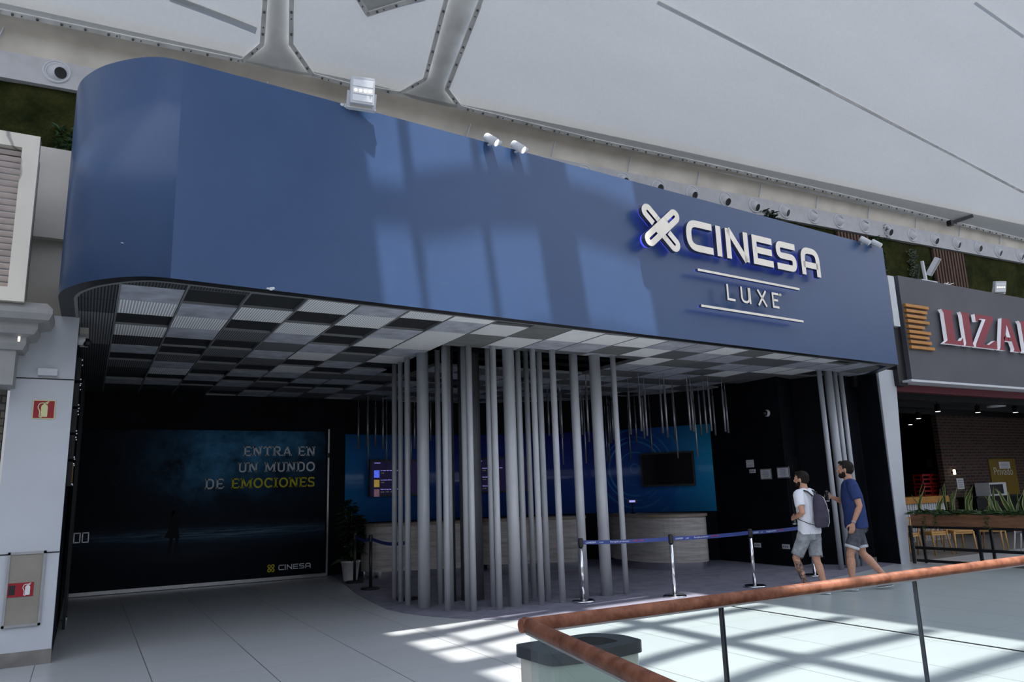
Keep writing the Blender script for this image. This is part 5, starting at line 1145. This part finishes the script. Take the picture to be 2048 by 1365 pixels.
# planter with snake plants, on its black fence
q0 = Vector((13.62, 8.95, 0)); e = on_z(2048, 1143, 0); e.z = 0; pdv = (e-q0).normalized(); pnn = Vector((pdv.y, -pdv.x, 0)); pnn = pnn if pnn.dot(CAM-q0) > 0 else -pnn; PLN = 4.2
z1 = on_plane(1816, 1029, q0, pnn).z; z0 = on_plane(1816, 1052, q0, pnn).z
T = thing('planter_fence', 'long dark wooden planter box on a black metal fence in front of the restaurant', 'planter', tuple(q0)); R = Matrix((pdv, pnn*-1, UPZ)).transposed(); ctr = q0 + pdv*(PLN/2)
mb = MB(); mb.box(ctr + UPZ*((z0+z1)/2) - pnn*.13, (PLN, .26, z1-z0), 0, R=R); mb.build('box', 'planter_wood', T)
mb = MB(); mb.box(ctr + UPZ*(z1-.01) - pnn*.13, (PLN-.05, .21, .03), 0, R=R); mb.build('soil', 'soil', T)
for px_ in (1822, 1957, 2050, 2120, 2200):
    t = (on_plane(px_, 1090, q0, pnn)-q0).dot(pdv)
    mb = MB(); mb.bar(q0 + pdv*t - pnn*.04, q0 + pdv*t - pnn*.04 + UPZ*z0, .045, .045); mb.bar(q0 + pdv*(t+.12) - pnn*.22, q0 + pdv*(t+.12) - pnn*.22 + UPZ*z0, .04, .04); mb.build('post', 'dark_metal', T)
for z in (.06, z0*.42, z0-.02): mb = MB(); mb.bar(q0 - pnn*.04 + UPZ*z, q0 + pdv*PLN - pnn*.04 + UPZ*z, .04, .05); mb.build('rail', 'dark_metal', T)
mb = MB()
for i in range(260): t = random.uniform(.03, PLN-.05); tuft(mb, q0 + pdv*t - pnn*random.uniform(.0, .22) + UPZ*(z1+.01), 10, .17, 1.3, .5, .010)
for t in (.28, .5, 1.4):
    for i in range(6): tuft(mb, q0 + pdv*t + pnn*.012 + UPZ*(z1-.03-.04*i), 4, .07, 1, 1, .009, 0, pnn)
g = mb.build('trailing_greenery', 'leaf', T); tag(g, kind='stuff')
def snake(px, py_top, n, label):
    b = on_plane(px, 1026, q0 - pnn*.13, pnn); b.z = z1+.008; top = on_plane(px, py_top, q0 - pnn*.13, pnn).z - z1
    T = thing('snake_plant', label, 'plant', tuple(b), 'snake plants in the planter')
    for i in range(n):
        mb = MB(); a = random.uniform(-1, 1); lean = (pdv*a*.35 + pnn*random.uniform(-.2, .2)); h_ = top*(1 if i == 0 else random.uniform(.5, .95)); tw = random.uniform(0, 3); p0 = b + pdv*random.uniform(-.07, .07) + pnn*random.uniform(-.05, .05)
        V_ = []; w0 = .024
        for k_ in range(8):
            t = k_/7; c = p0 + lean*h_*t*(.5+.7*t) + UPZ*h_*t*(1-.12*abs(a)*t) + pdv*.012*math.sin(t*7+tw); s = Vector((math.cos(tw+t*1.2), math.sin(tw+t*1.2), 0)); w = w0*(1-t**3)*(.6+.8*math.sin(min(1, t*1.3+.2)*2.2)); V_ += [c - s*w, c + Vector((-s.y, s.x, 0))*.006, c + s*w]
        mb.add(V_, [f_ for k_ in range(7) for f_ in ((3*k_, 3*k_+1, 3*k_+4, 3*k_+3), (3*k_+1, 3*k_+2, 3*k_+5, 3*k_+4))], 0, True)
        mb.build('leaf', 'snake_leaf', T, uv=lambda v, i: ((i % 3)/2, i/24))
for i, (px, pt, n) in enumerate([(1836, 962, 3), (1885, 953, 4), (1906, 969, 3), (1936, 964, 4), (1980, 985, 4), (1998, 973, 4), (2026, 968, 4), (2047, 972, 4)]):
    snake(px, pt, n, 'upright snake plant with yellow leaf edges in the planter, %s from the white pillar' % nth(i+1))

# ================================================================== QUEUE POSTS AND BELTS
def stanchion(x, y, h, label, mat, group):
    T = thing('queue_post', label, 'post', (x, y, 0), group)
    mb = MB(); mb.lathe((x, y, .008), [(0, 0), (.165, 0), (.168, .018), (.15, .032), (.05, .036), (0, .036)], 32); mb.build('base', mat, T)
    mb = MB(); mb.cyl((x, y, .03), (x, y, h-.10), .027, 20); mb.build('tube', mat, T)
    mb = MB(); mb.lathe((x, y, h-.12), [(.033, 0), (.036, .01), (.036, .11), (.028, .125), (0, .126)], 20); mb.build('head', 'black', T)
def belt(a, b, z, sag, label, txt=True, w=.055):
    a = Vector(a); b = Vector(b); n = 14; d = (b-a).to_3d(); L_ = d.length; u = d.normalized(); nn = Vector((u.y, -u.x, 0)); nn = nn if nn.dot(CAM - Vector((a.x, a.y, 0))) > 0 else -nn
    T = thing('queue_belt', label, 'belt', (a.x, a.y, z)); mb = MB(); vs = []
    P = lambda t: Vector((a.x, a.y, z)) + Vector((d.x, d.y, 0))*t - UPZ*(sag*4*t*(1-t))
    for i in range(n+1):
        for s in (-1, 1):
            for hh in (-.5, .5): vs.append(P(i/n) + nn*(s*.0015) + UPZ*(hh*w))
    fs = []
    for i in range(n): k_ = 4*i; fs += [(k_+2, k_+6, k_+7, k_+3), (k_, k_+1, k_+5, k_+4), (k_+1, k_+3, k_+7, k_+5), (k_, k_+4, k_+6, k_+2)]
    mb.add(vs, fs); s_ = mb.build('webbing', 'belt', T)
    if txt:
        X = u if u.dot(cR) > 0 else -u
        st = P(.03) if u.dot(cR) > 0 else P(.97)
        o = st + nn*.003 - UPZ*.016
        mb = MB(); small_cinesa(mb, o, X, UPZ, nn, .024, .001); put_text(mb, 'LUXE', .024, o + X*.20, X, UPZ, nn, depth=.0005); put_text(mb, 'Recogida productos -', .034, o + X*.36, X, UPZ, nn, depth=.0005); mb.build('lettering', 'belt_text', s_)
        mb = MB(); put_text(mb, 'BAR LUXE', .034, o + X*.70, X, UPZ, nn, depth=.0005); mb.build('lettering', 'belt_red', s_)
S = [on_z(1167, 1206), on_z(1350, 1196), on_z(1510, 1176), on_z(1630, 1154)]; hz = .87
for i, p in enumerate(S): stanchion(p.x, p.y, hz, 'chrome queue post on the carpet, %s' % ('nearest the pole cluster', 'in front of the right counter', 'before the two wall sockets', 'behind the man in white')[i], 'chrome', 'chrome queue posts')
for i in range(3): belt(S[i].to_2d() + (S[i+1]-S[i]).to_2d().normalized()*.036, S[i+1].to_2d() - (S[i+1]-S[i]).to_2d().normalized()*.036, hz-.055, .012, 'blue printed queue belt, %s of the three strung between chrome posts' % ('first', 'second', 'third')[i])
K = [on_z(709, 1167), on_z(741, 1180), on_z(815, 1201)]
for i, p in enumerate(K): stanchion(p.x, p.y, .90, 'black queue post %s' % ('in front of the white plant pot', 'at the corner of the left counter', 'hidden among the leftmost grey poles')[i], 'black', 'black queue posts')
for i in range(2): belt(K[i].to_2d() + (K[i+1]-K[i]).to_2d().normalized()*.036, K[i+1].to_2d() - (K[i+1]-K[i]).to_2d().normalized()*.036, .84, .05, 'dark blue sagging belt between black posts, %s' % ('beside the potted bamboo', 'running to the pole cluster')[i], False)

# ================================================================== GLASS RAILING AND BIN
T = thing('glass_railing', 'frameless glass railing with a round wooden handrail around the void', 'railing', (RC.x, RC.y, 0))
zr = 1.033; Aend = Vector((12.0, 2.60, 0)); adir = (Aend-RC).normalized()
mb = MB(); PT_ = [rail_b(6) + UPZ*zr, rail_b(.10) + UPZ*zr, RC - B_DIR*.045 + UPZ*zr, RC + adir*.045 + UPZ*zr, RC + adir*.10 + UPZ*zr, Aend + UPZ*zr]
mb.tube([PT_[0], RC + UPZ*zr + B_DIR*.03, ], [(.027, .027)]*2, 20); mb.tube([RC + UPZ*zr - adir*.03, PT_[-1]], [(.027, .027)]*2, 20); mb.ball(RC + UPZ*zr, .0295, 16); mb.build('handrail', 'rail_wood', T)
mb = MB(); mb.bar(rail_b(6) + UPZ*(zr-.028), RC + UPZ*(zr-.028), .02, .010); mb.bar(RC + UPZ*(zr-.028), Aend + UPZ*(zr-.028), .02, .010); mb.build('channel', 'frame_grey', T)
def pane(a, b):
    d = (b-a).normalized(); mb = MB(); c = (a+b)/2; mb.box((c.x, c.y, .47), ((b-a).length-.012, .014, 1.08), rz=math.atan2(d.y, d.x)); p = mb.build('glass_panel', 'glass', T)
    for e_ in (a + d*.006, b - d*.006):
        if (e_-RC).to_2d().length < .12: continue
        mb = MB(); mb.box((e_.x, e_.y, .46), (.006, .016, 1.08), rz=math.atan2(d.y, d.x)); mb.build('glass_edge', 'glass_edge', p)
xs = [1.60, 2.585, 4.02, 5.46, 6.9, 8.34, 9.8, 11.3]
for a, b in zip(xs, xs[1:]): f_ = lambda x: RC + adir*((x-RC.x)/adir.x); pane(f_(a), f_(b))
for a, b in ((.04, 1.4), (1.4, 2.8), (2.8, 4.2), (4.2, 5.6)): pane(rail_b(a), rail_b(b))
mb = MB(); mb.bar(rail_b(6) + UPZ*-.02, RC + UPZ*-.02, .06, .16); mb.bar(RC + UPZ*-.02, Aend + UPZ*-.02, .06, .16); mb.build('shoe_channel', 'brushed', T)
T = thing('litter_bin', 'grey litter bin with a dark lid standing behind the railing corner', 'bin', (2.06, 3.08, 0))
bp_ = roundc([(1.80, 3.24), (1.82, 2.94), (2.06, 2.90), (2.33, 2.94), (2.335, 3.12), (2.24, 3.25)], .05, 4, True); E = ((0, 0, 0), (1, 0, 0), (0, 1, 0), (0, 0, 1)); bc = Vector((2.07, 3.08))
mb = MB(); mb.prism([tuple(bc + (Vector(p)-bc)*.955) for p in bp_], *E, .03, .80); mb.build('body', 'bin_grey', T)
mb = MB(); mb.prism([tuple(bc + (Vector(p)-bc)*.9) for p in bp_], *E, 0, .03); mb.build('plinth', 'rubber', T)
lid = [tuple(bc + (Vector(p)-bc)*1.02) for p in bp_]; inn_ = [tuple(bc + (Vector(p)-bc)*.62) for p in bp_]; n = len(lid); mb = MB(); vs = [(x, y, z) for z in (.80, .85) for x, y in lid] + [(x, y, z) for z in (.85, .815) for x, y in inn_]
fs = []
for k_ in range(3): fs += [(k_*n+i, k_*n+(i+1) % n, (k_+1)*n+(i+1) % n, (k_+1)*n+i) for i in range(n)]
fs.append(tuple(range(3*n, 4*n))); fs.append(tuple(range(n))[::-1]); mb.add(vs, fs); mb.build('lid', 'bin_lid', T)

# ================================================================== PEOPLE
def remeshed(name, mb, vox, mats, parent, M, smooth=3, fac=0.5, pick=None, wob=0.0):
    """fuse overlapping shapes into one continuous surface, then place it"""
    me = bpy.data.meshes.new(name); me.from_pydata(mb.v, [], mb.f); o = bpy.data.objects.new(name, me); sc.collection.objects.link(o)
    m = o.modifiers.new('r', 'REMESH'); m.mode = 'VOXEL'; m.voxel_size = vox
    if smooth: s = o.modifiers.new('s', 'SMOOTH'); s.iterations = smooth; s.factor = fac
    bpy.context.view_layer.update()
    out = bpy.data.meshes.new_from_object(o.evaluated_get(bpy.context.evaluated_depsgraph_get())); bpy.data.objects.remove(o); bpy.data.meshes.remove(me)
    out.name = name; out.materials.clear()
    for k_ in (mats if isinstance(mats, list) else [mats]): out.materials.append(MAT[k_])
    if wob:
        for v in out.vertices: v.co += v.normal*wob*noise.fractal(v.co*Vector((9, 9, 5)), 1, 2, 3)
    if pick:
        for p in out.polygons: p.material_index = pick(p.center)
    for p in out.polygons: p.use_smooth = True
    out.transform(M); return link(name, out, parent)
def solid(name, mb, mats, parent, M):
    me = bpy.data.meshes.new(name); me.from_pydata(mb.v, [], mb.f)
    for k_ in (mats if isinstance(mats, list) else [mats]): me.materials.append(MAT[k_])
    me.polygons.foreach_set('material_index', mb.m); me.polygons.foreach_set('use_smooth', mb.s); me.transform(M); return link(name, me, parent)
V3 = Vector
def loft(mb, rows, n=20):
    """rows of (x, y, z, rx, ry)"""
    b = len(mb.v)
    for x, y, z, rx, ry in rows:
        for j in range(n): a = 2*math.pi*j/n; mb.v.append((x+rx*math.cos(a), y+ry*math.sin(a), z))
    for i in range(len(rows)-1):
        for j in range(n): p = b+i*n+j; q = b+i*n+(j+1) % n; mb.f.append([p, q, q+n, p+n]); mb.m.append(0); mb.s.append(True)
    mb.f.append([b+j for j in reversed(range(n))]); mb.m.append(0); mb.s.append(True); e = b+(len(rows)-1)*n; mb.f.append([e+j for j in range(n)]); mb.m.append(0); mb.s.append(True)
def hand(mb, wrist, fwd, palm, side, curl):
    """palm, four fingers and thumb; fwd = direction of the fingers, palm = direction the palm faces, side = towards the thumb"""
    f = fwd.normalized(); p = (palm - f*palm.dot(f)).normalized(); s = f.cross(p) if f.cross(p).dot(side) > 0 else p.cross(f)
    mb.tube([wrist, wrist + f*.03, wrist + f*.06, wrist + f*.095], [(.026, .018), (.036, .017), (.042, .016), (.040, .013)], 14, ell=s)
    for i, (o, l) in enumerate(((.030, .070), (.010, .080), (-.010, .075), (-.029, .058))):
        P = [wrist + f*.085 + s*o]; ang = 0
        for k_ in range(3): ang += curl*(.8 if k_ else .5); d = f*math.cos(ang) + p*math.sin(ang); P.append(P[-1] + d*l*(.42, .33, .27)[k_])
        mb.tube(P, [.0092, .0088, .0082, .0066], 8)
    t0 = wrist + f*.025 + s*.03; d1 = (f*.6 + s*.75 + p*.25).normalized(); t1 = t0 + d1*.04; t2 = t1 + (f*.8 + s*(.25-.35*curl) + p*(.2+.5*curl)).normalized()*.034; t3 = t2 + (f*.8 - s*.3*curl + p*(.2+.7*curl)).normalized()*.026
    mb.tube([t0, t1, t2, t3], [.015, .0115, .0105, .008], 9)
def build_person(label, base, theta, scale, J, wear, headyaw, headpitch=0.0):
    T = thing('person', label, 'person', tuple(base)); M = Matrix.Translation(base) @ Matrix.Rotation(theta, 4, 'Z') @ Matrix.Scale(scale, 4)
    J = {k_: (v if k_.startswith('hand') else V3(v)) for k_, v in J.items()}; body = MB(); lean = J['chest']
    # trunk and neck
    loft(body, [(0, 0, .84, .12, .09), (0, 0, .90, .158, .110), (0, .0, .98, .160, .108), (lean.x*.4, lean.y*.4, 1.10, .138, .098), (lean.x*.8, lean.y*.8, 1.28, .160, .112), (lean.x, lean.y, 1.40, .172, .108), (lean.x, lean.y, 1.47, .135, .085), (lean.x, lean.y, 1.51, .07, .065)])
    nk = V3((lean.x, lean.y, 1.46)); hd = J['head']; body.tube([nk, nk.lerp(hd, .5), hd + V3((0, -.01, -.03))], [.066, .058, .060], 16)
    for s in 'LR':
        sh, el, wr = J['sh'+s], J['el'+s], J['wr'+s]; body.tube([sh + V3((0, 0, .0)), sh.lerp(el, .35), el, el.lerp(wr, .25), el.lerp(wr, .7), wr], [.058, .052, .041, .043, .033, .025], 14); body.ball(sh, (.062, .06, .06), 12)
        hp, kn, an = J['hip'+s], J['kn'+s], J['an'+s]; body.tube([hp + V3((0, 0, .03)), hp.lerp(kn, .4), kn + (hp-kn).normalized()*.06, kn, kn + (an-kn)*.12, kn + (an-kn)*.32, kn + (an-kn)*.62, kn + (an-kn)*.9, an], [.092, .080, .060, .056, .052, .058, .046, .034, .036], 16)
        c = kn + (an-kn)*.28; sd_ = (an-kn).normalized(); bk = V3((0, -1, 0)); bk = (bk - sd_*bk.dot(sd_)).normalized(); body.tube([c - sd_*.10 + bk*.004, c - sd_*.04 + bk*.016, c + sd_*.03 + bk*.016, c + sd_*.12 + bk*.004], [.030, .045, .045, .030], 12)
        to = J['to'+s]; body.tube([an + V3((0, -.03, -.02)), an.lerp(to, .4) + V3((0, 0, -.01)), to], [.04, .036, .028], 12)
        fw, pm, sd, cu = J['hand'+s]; 
        hand(body, wr, V3(fw), V3(pm), V3(sd), cu)
    # head
    HR = Matrix.Rotation(headyaw, 3, 'Z') @ Matrix.Rotation(headpitch, 3, 'X'); hb = MB()
    loft(hb, [(0, .045, -.118, .022, .020), (0, .038, -.108, .042, .045), (0, .022, -.085, .056, .068), (0, .010, -.05, .066, .084), (0, .0, -.01, .072, .094), (0, -.006, .03, .076, .099), (0, -.010, .07, .073, .096), (0, -.012, .10, .056, .076), (0, -.012, .118, .026, .038)], 24)
    hb.tube([V3((0, .088, .022)), V3((0, .100, .0)), V3((0, .112, -.024)), V3((0, .098, -.036))], [.010, .012, .015, .012], 10)
    hb.ball(V3((0, .088, .030)), (.052, .014, .010), 10); hb.ball(V3((0, .086, -.066)), (.024, .012, .011), 10); hb.ball(V3((0, .060, -.104)), (.026, .022, .016), 10)
    for s in (-1, 1): hb.ball(V3((s*.075, -.008, -.008)), (.010, .020, .032), 12, R=Matrix.Rotation(-s*.35, 3, 'Z')); hb.ball(V3((s*.045, .062, -.030)), (.020, .018, .018), 10)
    body.add([HR @ V3(v) + hd for v in hb.v], hb.f, 0, True)
    pk = wear.get('pick'); o = remeshed('body', body, .0068, ['skin', 'tattoo'], T, M, 4, .5, pk)
    for s in (-1, 1):
        eb = MB(); eb.ball(hd + HR @ V3((s*.032, .083, .008)), .0095, 12); e_ = solid('eye', eb, 'eye_white', T, M); eb = MB(); eb.ball(hd + HR @ V3((s*.032, .0905, .008)), (.006, .003, .006), 10, R=HR); solid('iris', eb, 'black', e_, M)
    # hair and beard as close shells
    def shell(name, parts, keep):
        m_ = MB()
        for c, r in parts: m_.ball(V3(c), r, 24)
        me = MB(); tmp = bpy.data.meshes.new('t'); tmp.from_pydata(m_.v, [], m_.f); ob = bpy.data.objects.new('t', tmp); sc.collection.objects.link(ob); mo = ob.modifiers.new('r', 'REMESH'); mo.mode = 'VOXEL'; mo.voxel_size = .006; bpy.context.view_layer.update()
        ev = bpy.data.meshes.new_from_object(ob.evaluated_get(bpy.context.evaluated_depsgraph_get())); bpy.data.objects.remove(ob)
        vs = [v.co + v.normal*.004*noise.noise(v.co*55) for v in ev.vertices]; fs = [list(p.vertices) for p in ev.polygons if keep(p.center)]; me.add([HR @ v + hd for v in vs], fs, 0, True); solid(name, me, 'hair', T, M)
    shell('hair', [((0, -.012, .040), (.084, .106, .092)), ((0, -.030, .0), (.080, .086, .080)), ((0, .050, .095), (.055, .040, .030))], lambda c: (c.y < .060 and c.z > -.005 and not (c.y > .03 and c.z < .055)) or (c.y < -.012 and c.z > -.075) or c.z > .085)
    shell('beard', [((0, .030, -.075), (.064, .070, .052)), ((0, .066, -.082), (.040, .036, .044)), ((0, .02, -.05), (.072, .05, .05))], lambda c: c.z < -.020 and c.y > -.005 and not (abs(c.x) < .026 and -.075 < c.z < -.055 and c.y > .08) and not (c.z > -.042 and c.y > .06 and abs(c.x) > .03))
    # shirt
    t = MB(); zb = wear['hem']; fl = wear['loose']
    loft(t, [(0, 0, zb, .178+fl, .128+fl), (0, 0, zb+.06, .182+fl, .130+fl), (lean.x*.3, lean.y*.3, 1.08, .165+fl, .122+fl), (lean.x*.8, lean.y*.8, 1.28, .184+fl*.5, .132+fl*.4), (lean.x, lean.y, 1.40, .190, .124), (lean.x, lean.y, 1.475, .160, .098), (lean.x, lean.y, 1.515, .082, .078)], 28)
    for s in 'LR':
        sh, el = J['sh'+s], J['el'+s]; t.tube([sh + (sh-el)*.05, sh, sh.lerp(el, .4), sh.lerp(el, wear['sleeve'])], [.060, .078, .076, .074], 18); t.ball(sh, (.074, .072, .070), 14)
        t.tube([V3((lean.x, lean.y, 1.47)), sh + V3((0, 0, .015))], [.075, .066], 14)
    remeshed('tee_shirt', t, .010, wear['tee'], T, M, 3, .5, None, .010)
    # shorts
    t = MB(); loft(t, [(0, 0, .78, .150, .115), (0, 0, .86, .176, .132), (0, 0, .97, .168, .124), (0, 0, 1.03, .158, .116)], 24)
    for s in 'LR':
        hp, kn = J['hip'+s], J['kn'+s]; t.tube([hp + V3((0, 0, .02)), hp.lerp(kn, .4), hp.lerp(kn, wear['short_len'])], [.104, .100, .094], 20)
    sh_ = remeshed('shorts', t, .010, wear['shorts'], T, M, 3, .5, None, .010)
    for s in 'LR':
        hp, kn = J['hip'+s], J['kn'+s]; a = hp.lerp(kn, wear['short_len']); d = (kn-hp).normalized()
        if wear.get('cuff'): t = MB(); t.tube([a - d*.035, a + d*.004], [.099, .099], 24); solid('turn_up', t, 'cuff_white', sh_, M)
        else:
            t = MB()
            for j in range(26): an_ = 2*math.pi*j/26; x, y = orth(d); p = a + (x*math.cos(an_) + y*math.sin(an_))*.090; t.bar(p - d*.01, p + d*random.uniform(.005, .03) + x*random.uniform(-.008, .008), .004, .002)
            solid('frayed_hem', t, 'denim_light', sh_, M)
        # back pocket outline
        t = MB(); sx_ = -1 if s == 'L' else 1; hx = .085*sx_
        P = [(hx-.055, .93), (hx+.055, .93), (hx+.052, .83), (hx, .80), (hx-.052, .83), (hx-.055, .93)]
        def srf(x, z): return V3((x, -math.sqrt(max(0.0, 1-(x/.185)**2))*.136, z))
        t.tube([srf(*p) for p in P], .003, 6); solid('back_pocket', t, wear['shorts'], sh_, M)
    # shoes
    for s in 'LR':
        an, to = J['an'+s], J['to'+s]; d = (to-an); hl = an + V3((0, -.055, -an.z+.028 + max(0, an.z-.09)*.8)); tip = to + V3((0, .02, .004)); t = MB(); X = (tip-hl)
        t.tube([hl, hl + X*.12, hl + X*.35, hl + X*.65, hl + X*.88, tip], [(.026, .022), (.038, .034), (.041, .036), (.048, .030), (.044, .024), (.020, .014)], 18, ell=(1, 0, 0)); t.tube([an + V3((0, -.01, .0)), an + V3((0, .0, -.04))], [.046, .044], 14)
        so_ = remeshed('shoe', t, .008, wear['shoe'], T, M, 2)
        t = MB(); t.tube([hl - UPZ*.020 + X*-.02, hl - UPZ*.020 + X*.2, hl - UPZ*.02 + X*.65, hl - UPZ*.02 + X*.9, tip - UPZ*.018], [(.034, .010), (.043, .011), (.051, .011), (.046, .010), (.022, .008)], 18, ell=(1, 0, 0)); solid('sole', t, 'cuff_white', so_, M)
    return T, M, J
def drink_can(c, label, M, axis=(0, 0, 1)):
    T = thing('drink_can', label, 'can', tuple(M @ V3(c))); t = MB(); c = V3(c); ax = V3(axis).normalized()
    t.lathe(c, [(0, -.078), (.025, -.078), (.031, -.070), (.031, .066), (.026, .078)], 22, 0, ax); b = solid('body', t, 'can_black', T, M)
    t = MB(); t.lathe(c, [(.026, .078), (.027, .081), (.024, .078), (0, .076)], 22, 0, ax); solid('lid', t, 'chrome', T, M)
    t = MB(); t.lathe(c, [(.0312, -.072), (.0312, -.058)], 22, 0, ax); solid('rim_band', t, 'reflective', T, M)
    t = MB(); x, y = orth(ax)
    for q in range(-3, 4):
        for a in (2.2, 2.45, 5.2, 5.45): p = c + (x*math.cos(a + .15*(q % 2)) + y*math.sin(a + .15*(q % 2)))*.0318 + ax*q*.014; t.box(p, (.006, .006, .010))
    solid('can_print', t, 'reflective', T, M)
PA = V3(on_z(1729, 1181)); PA.z = 0.008
T, M, J = build_person('bearded man in a navy T-shirt and grey turned-up denim shorts, walking with a can', PA, math.radians(48), 1.03,
    dict(chest=(0, .03, 0), head=(0, .065, 1.665), shL=(-.185, .03, 1.44), elL=(-.235, -.02, 1.15), wrL=(-.225, .09, .915), shR=(.185, .03, 1.44), elR=(.235, .08, 1.19), wrR=(.13, .27, 1.28),
         hipL=(-.09, 0, .90), knL=(-.095, .15, .49), anL=(-.095, .16, .085), toL=(-.10, .33, .030), hipR=(.09, 0, .90), knR=(.095, -.05, .485), anR=(.095, -.34, .13), toR=(.10, -.20, .030),
         handL=((.05, .25, -1), (1, .1, 0), (0, 1, 0), .45), handR=((-.35, 1, .15), (-.9, -.4, 0), (0, 0, 1), .85)),
    dict(hem=.84, loose=.026, sleeve=.66, tee='tee_navy', shorts='denim_dark', short_len=.80, cuff=True, shoe='shoe_grey'), math.radians(-18), 0.0)
w = J['wrL']; t = MB(); d = (J['wrL']-J['elL']).normalized(); t.tube([w - d*.035, w - d*.012], [.032, .031], 20); o = solid('wrist_watch', t, 'reflective', T, M); t = MB(); t.lathe(w - d*.024 + V3((-.031, 0, 0)), [(0, .006), (.015, .006), (.016, 0)], 16, 0, (-1, 0, 0)); solid('watch_face', t, 'frame_grey', o, M)
drink_can(J['wrR'] + V3((-.075, .075, .01)), 'dark drink can held out by the man in navy', M)
PB = V3(on_z(1633, 1190)); PB.z = 0.008
T, M, J = build_person('man in a white T-shirt and frayed pale denim shorts with a backpack, looking left', PB, math.radians(8), 0.955,
    dict(chest=(0, .01, 0), head=(0, .045, 1.665), shL=(-.185, .01, 1.44), elL=(-.255, -.07, 1.17), wrL=(-.13, .15, 1.10), shR=(.185, .01, 1.44), elR=(.25, -.05, 1.17), wrR=(.14, .17, 1.10),
         hipL=(-.09, 0, .90), knL=(-.115, .20, .51), anL=(-.11, .08, .10), toL=(-.13, .25, .030), hipR=(.09, 0, .90), knR=(.10, .0, .485), anR=(.10, -.10, .085), toR=(.09, .08, .030),
         handL=((.55, .8, -.1), (.7, -.4, -.2), (0, 0, 1), .85), handR=((-.5, .8, 0), (-.7, -.4, 0), (0, 0, 1), .7)),
    dict(hem=.86, loose=.018, sleeve=.62, tee='tee_white', shorts='denim_light', short_len=.86, cuff=False, shoe='shoe_white', pick=lambda c: 1 if (c.x < -.055 and .13 < c.z < .47 and c.y < .20 and noise.noise(c*12) > -.25) else 0), math.radians(12), 0.0)
drink_can(J['wrL'] + V3((.085, .055, -.03)), 'dark drink can held low by the man in white', M)
B = thing('backpack', 'slim dark grey backpack with a pale zip line on the man in white', 'backpack', tuple(M @ V3((0, -.2, 1.2))))
t = MB(); yb_ = -.205
loft(t, [(0, yb_, .955, .120, .045), (0, yb_, .975, .142, .070), (0, yb_-.012, 1.08, .150, .088), (0, yb_-.012, 1.22, .142, .085), (0, yb_, 1.34, .120, .070), (0, yb_+.015, 1.415, .082, .050), (0, yb_+.03, 1.44, .040, .025)], 24)
remeshed('pack_body', t, .010, 'pack_grey', B, M, 3, .5, None, .004)
t = MB(); t.tube([V3((.035, yb_+.03, 1.435)), V3((.045, yb_-.052, 1.39)), V3((.05, yb_-.086, 1.28)), V3((.06, yb_-.098, 1.15)), V3((.065, yb_-.092, 1.03)), V3((.065, yb_-.060, .962))], [(.006, .006)]*6, 8); z_ = solid('zip_line', t, 'reflective', B, M)
t = MB(); t.box(V3((.056, yb_-.104, 1.20)), (.014, .010, .035)); solid('zip_pull', t, 'reflective', z_, M)
t = MB(); t.tube([V3((-.035, yb_+.045, 1.43)), V3((-.03, yb_+.04, 1.475)), V3((.03, yb_+.04, 1.475)), V3((.035, yb_+.045, 1.43))], .008, 8); solid('carry_handle', t, 'strap_black', B, M)
for s in (-1, 1):
    t = MB(); t.tube([V3((s*.07, yb_+.05, 1.41)), V3((s*.10, -.09, 1.485)), V3((s*.115, .0, 1.512)), V3((s*.118, .09, 1.46)), V3((s*.135, .145, 1.36)), V3((s*.16, .13, 1.2)), V3((s*.188, .05, 1.08)), V3((s*.165, -.10, 1.02)), V3((s*.115, yb_+.02, .99))], [(.026, .007)]*5 + [(.012, .005)]*4, 10, ell=(1, 0, 0)); solid('strap', t, 'strap_black', B, M)
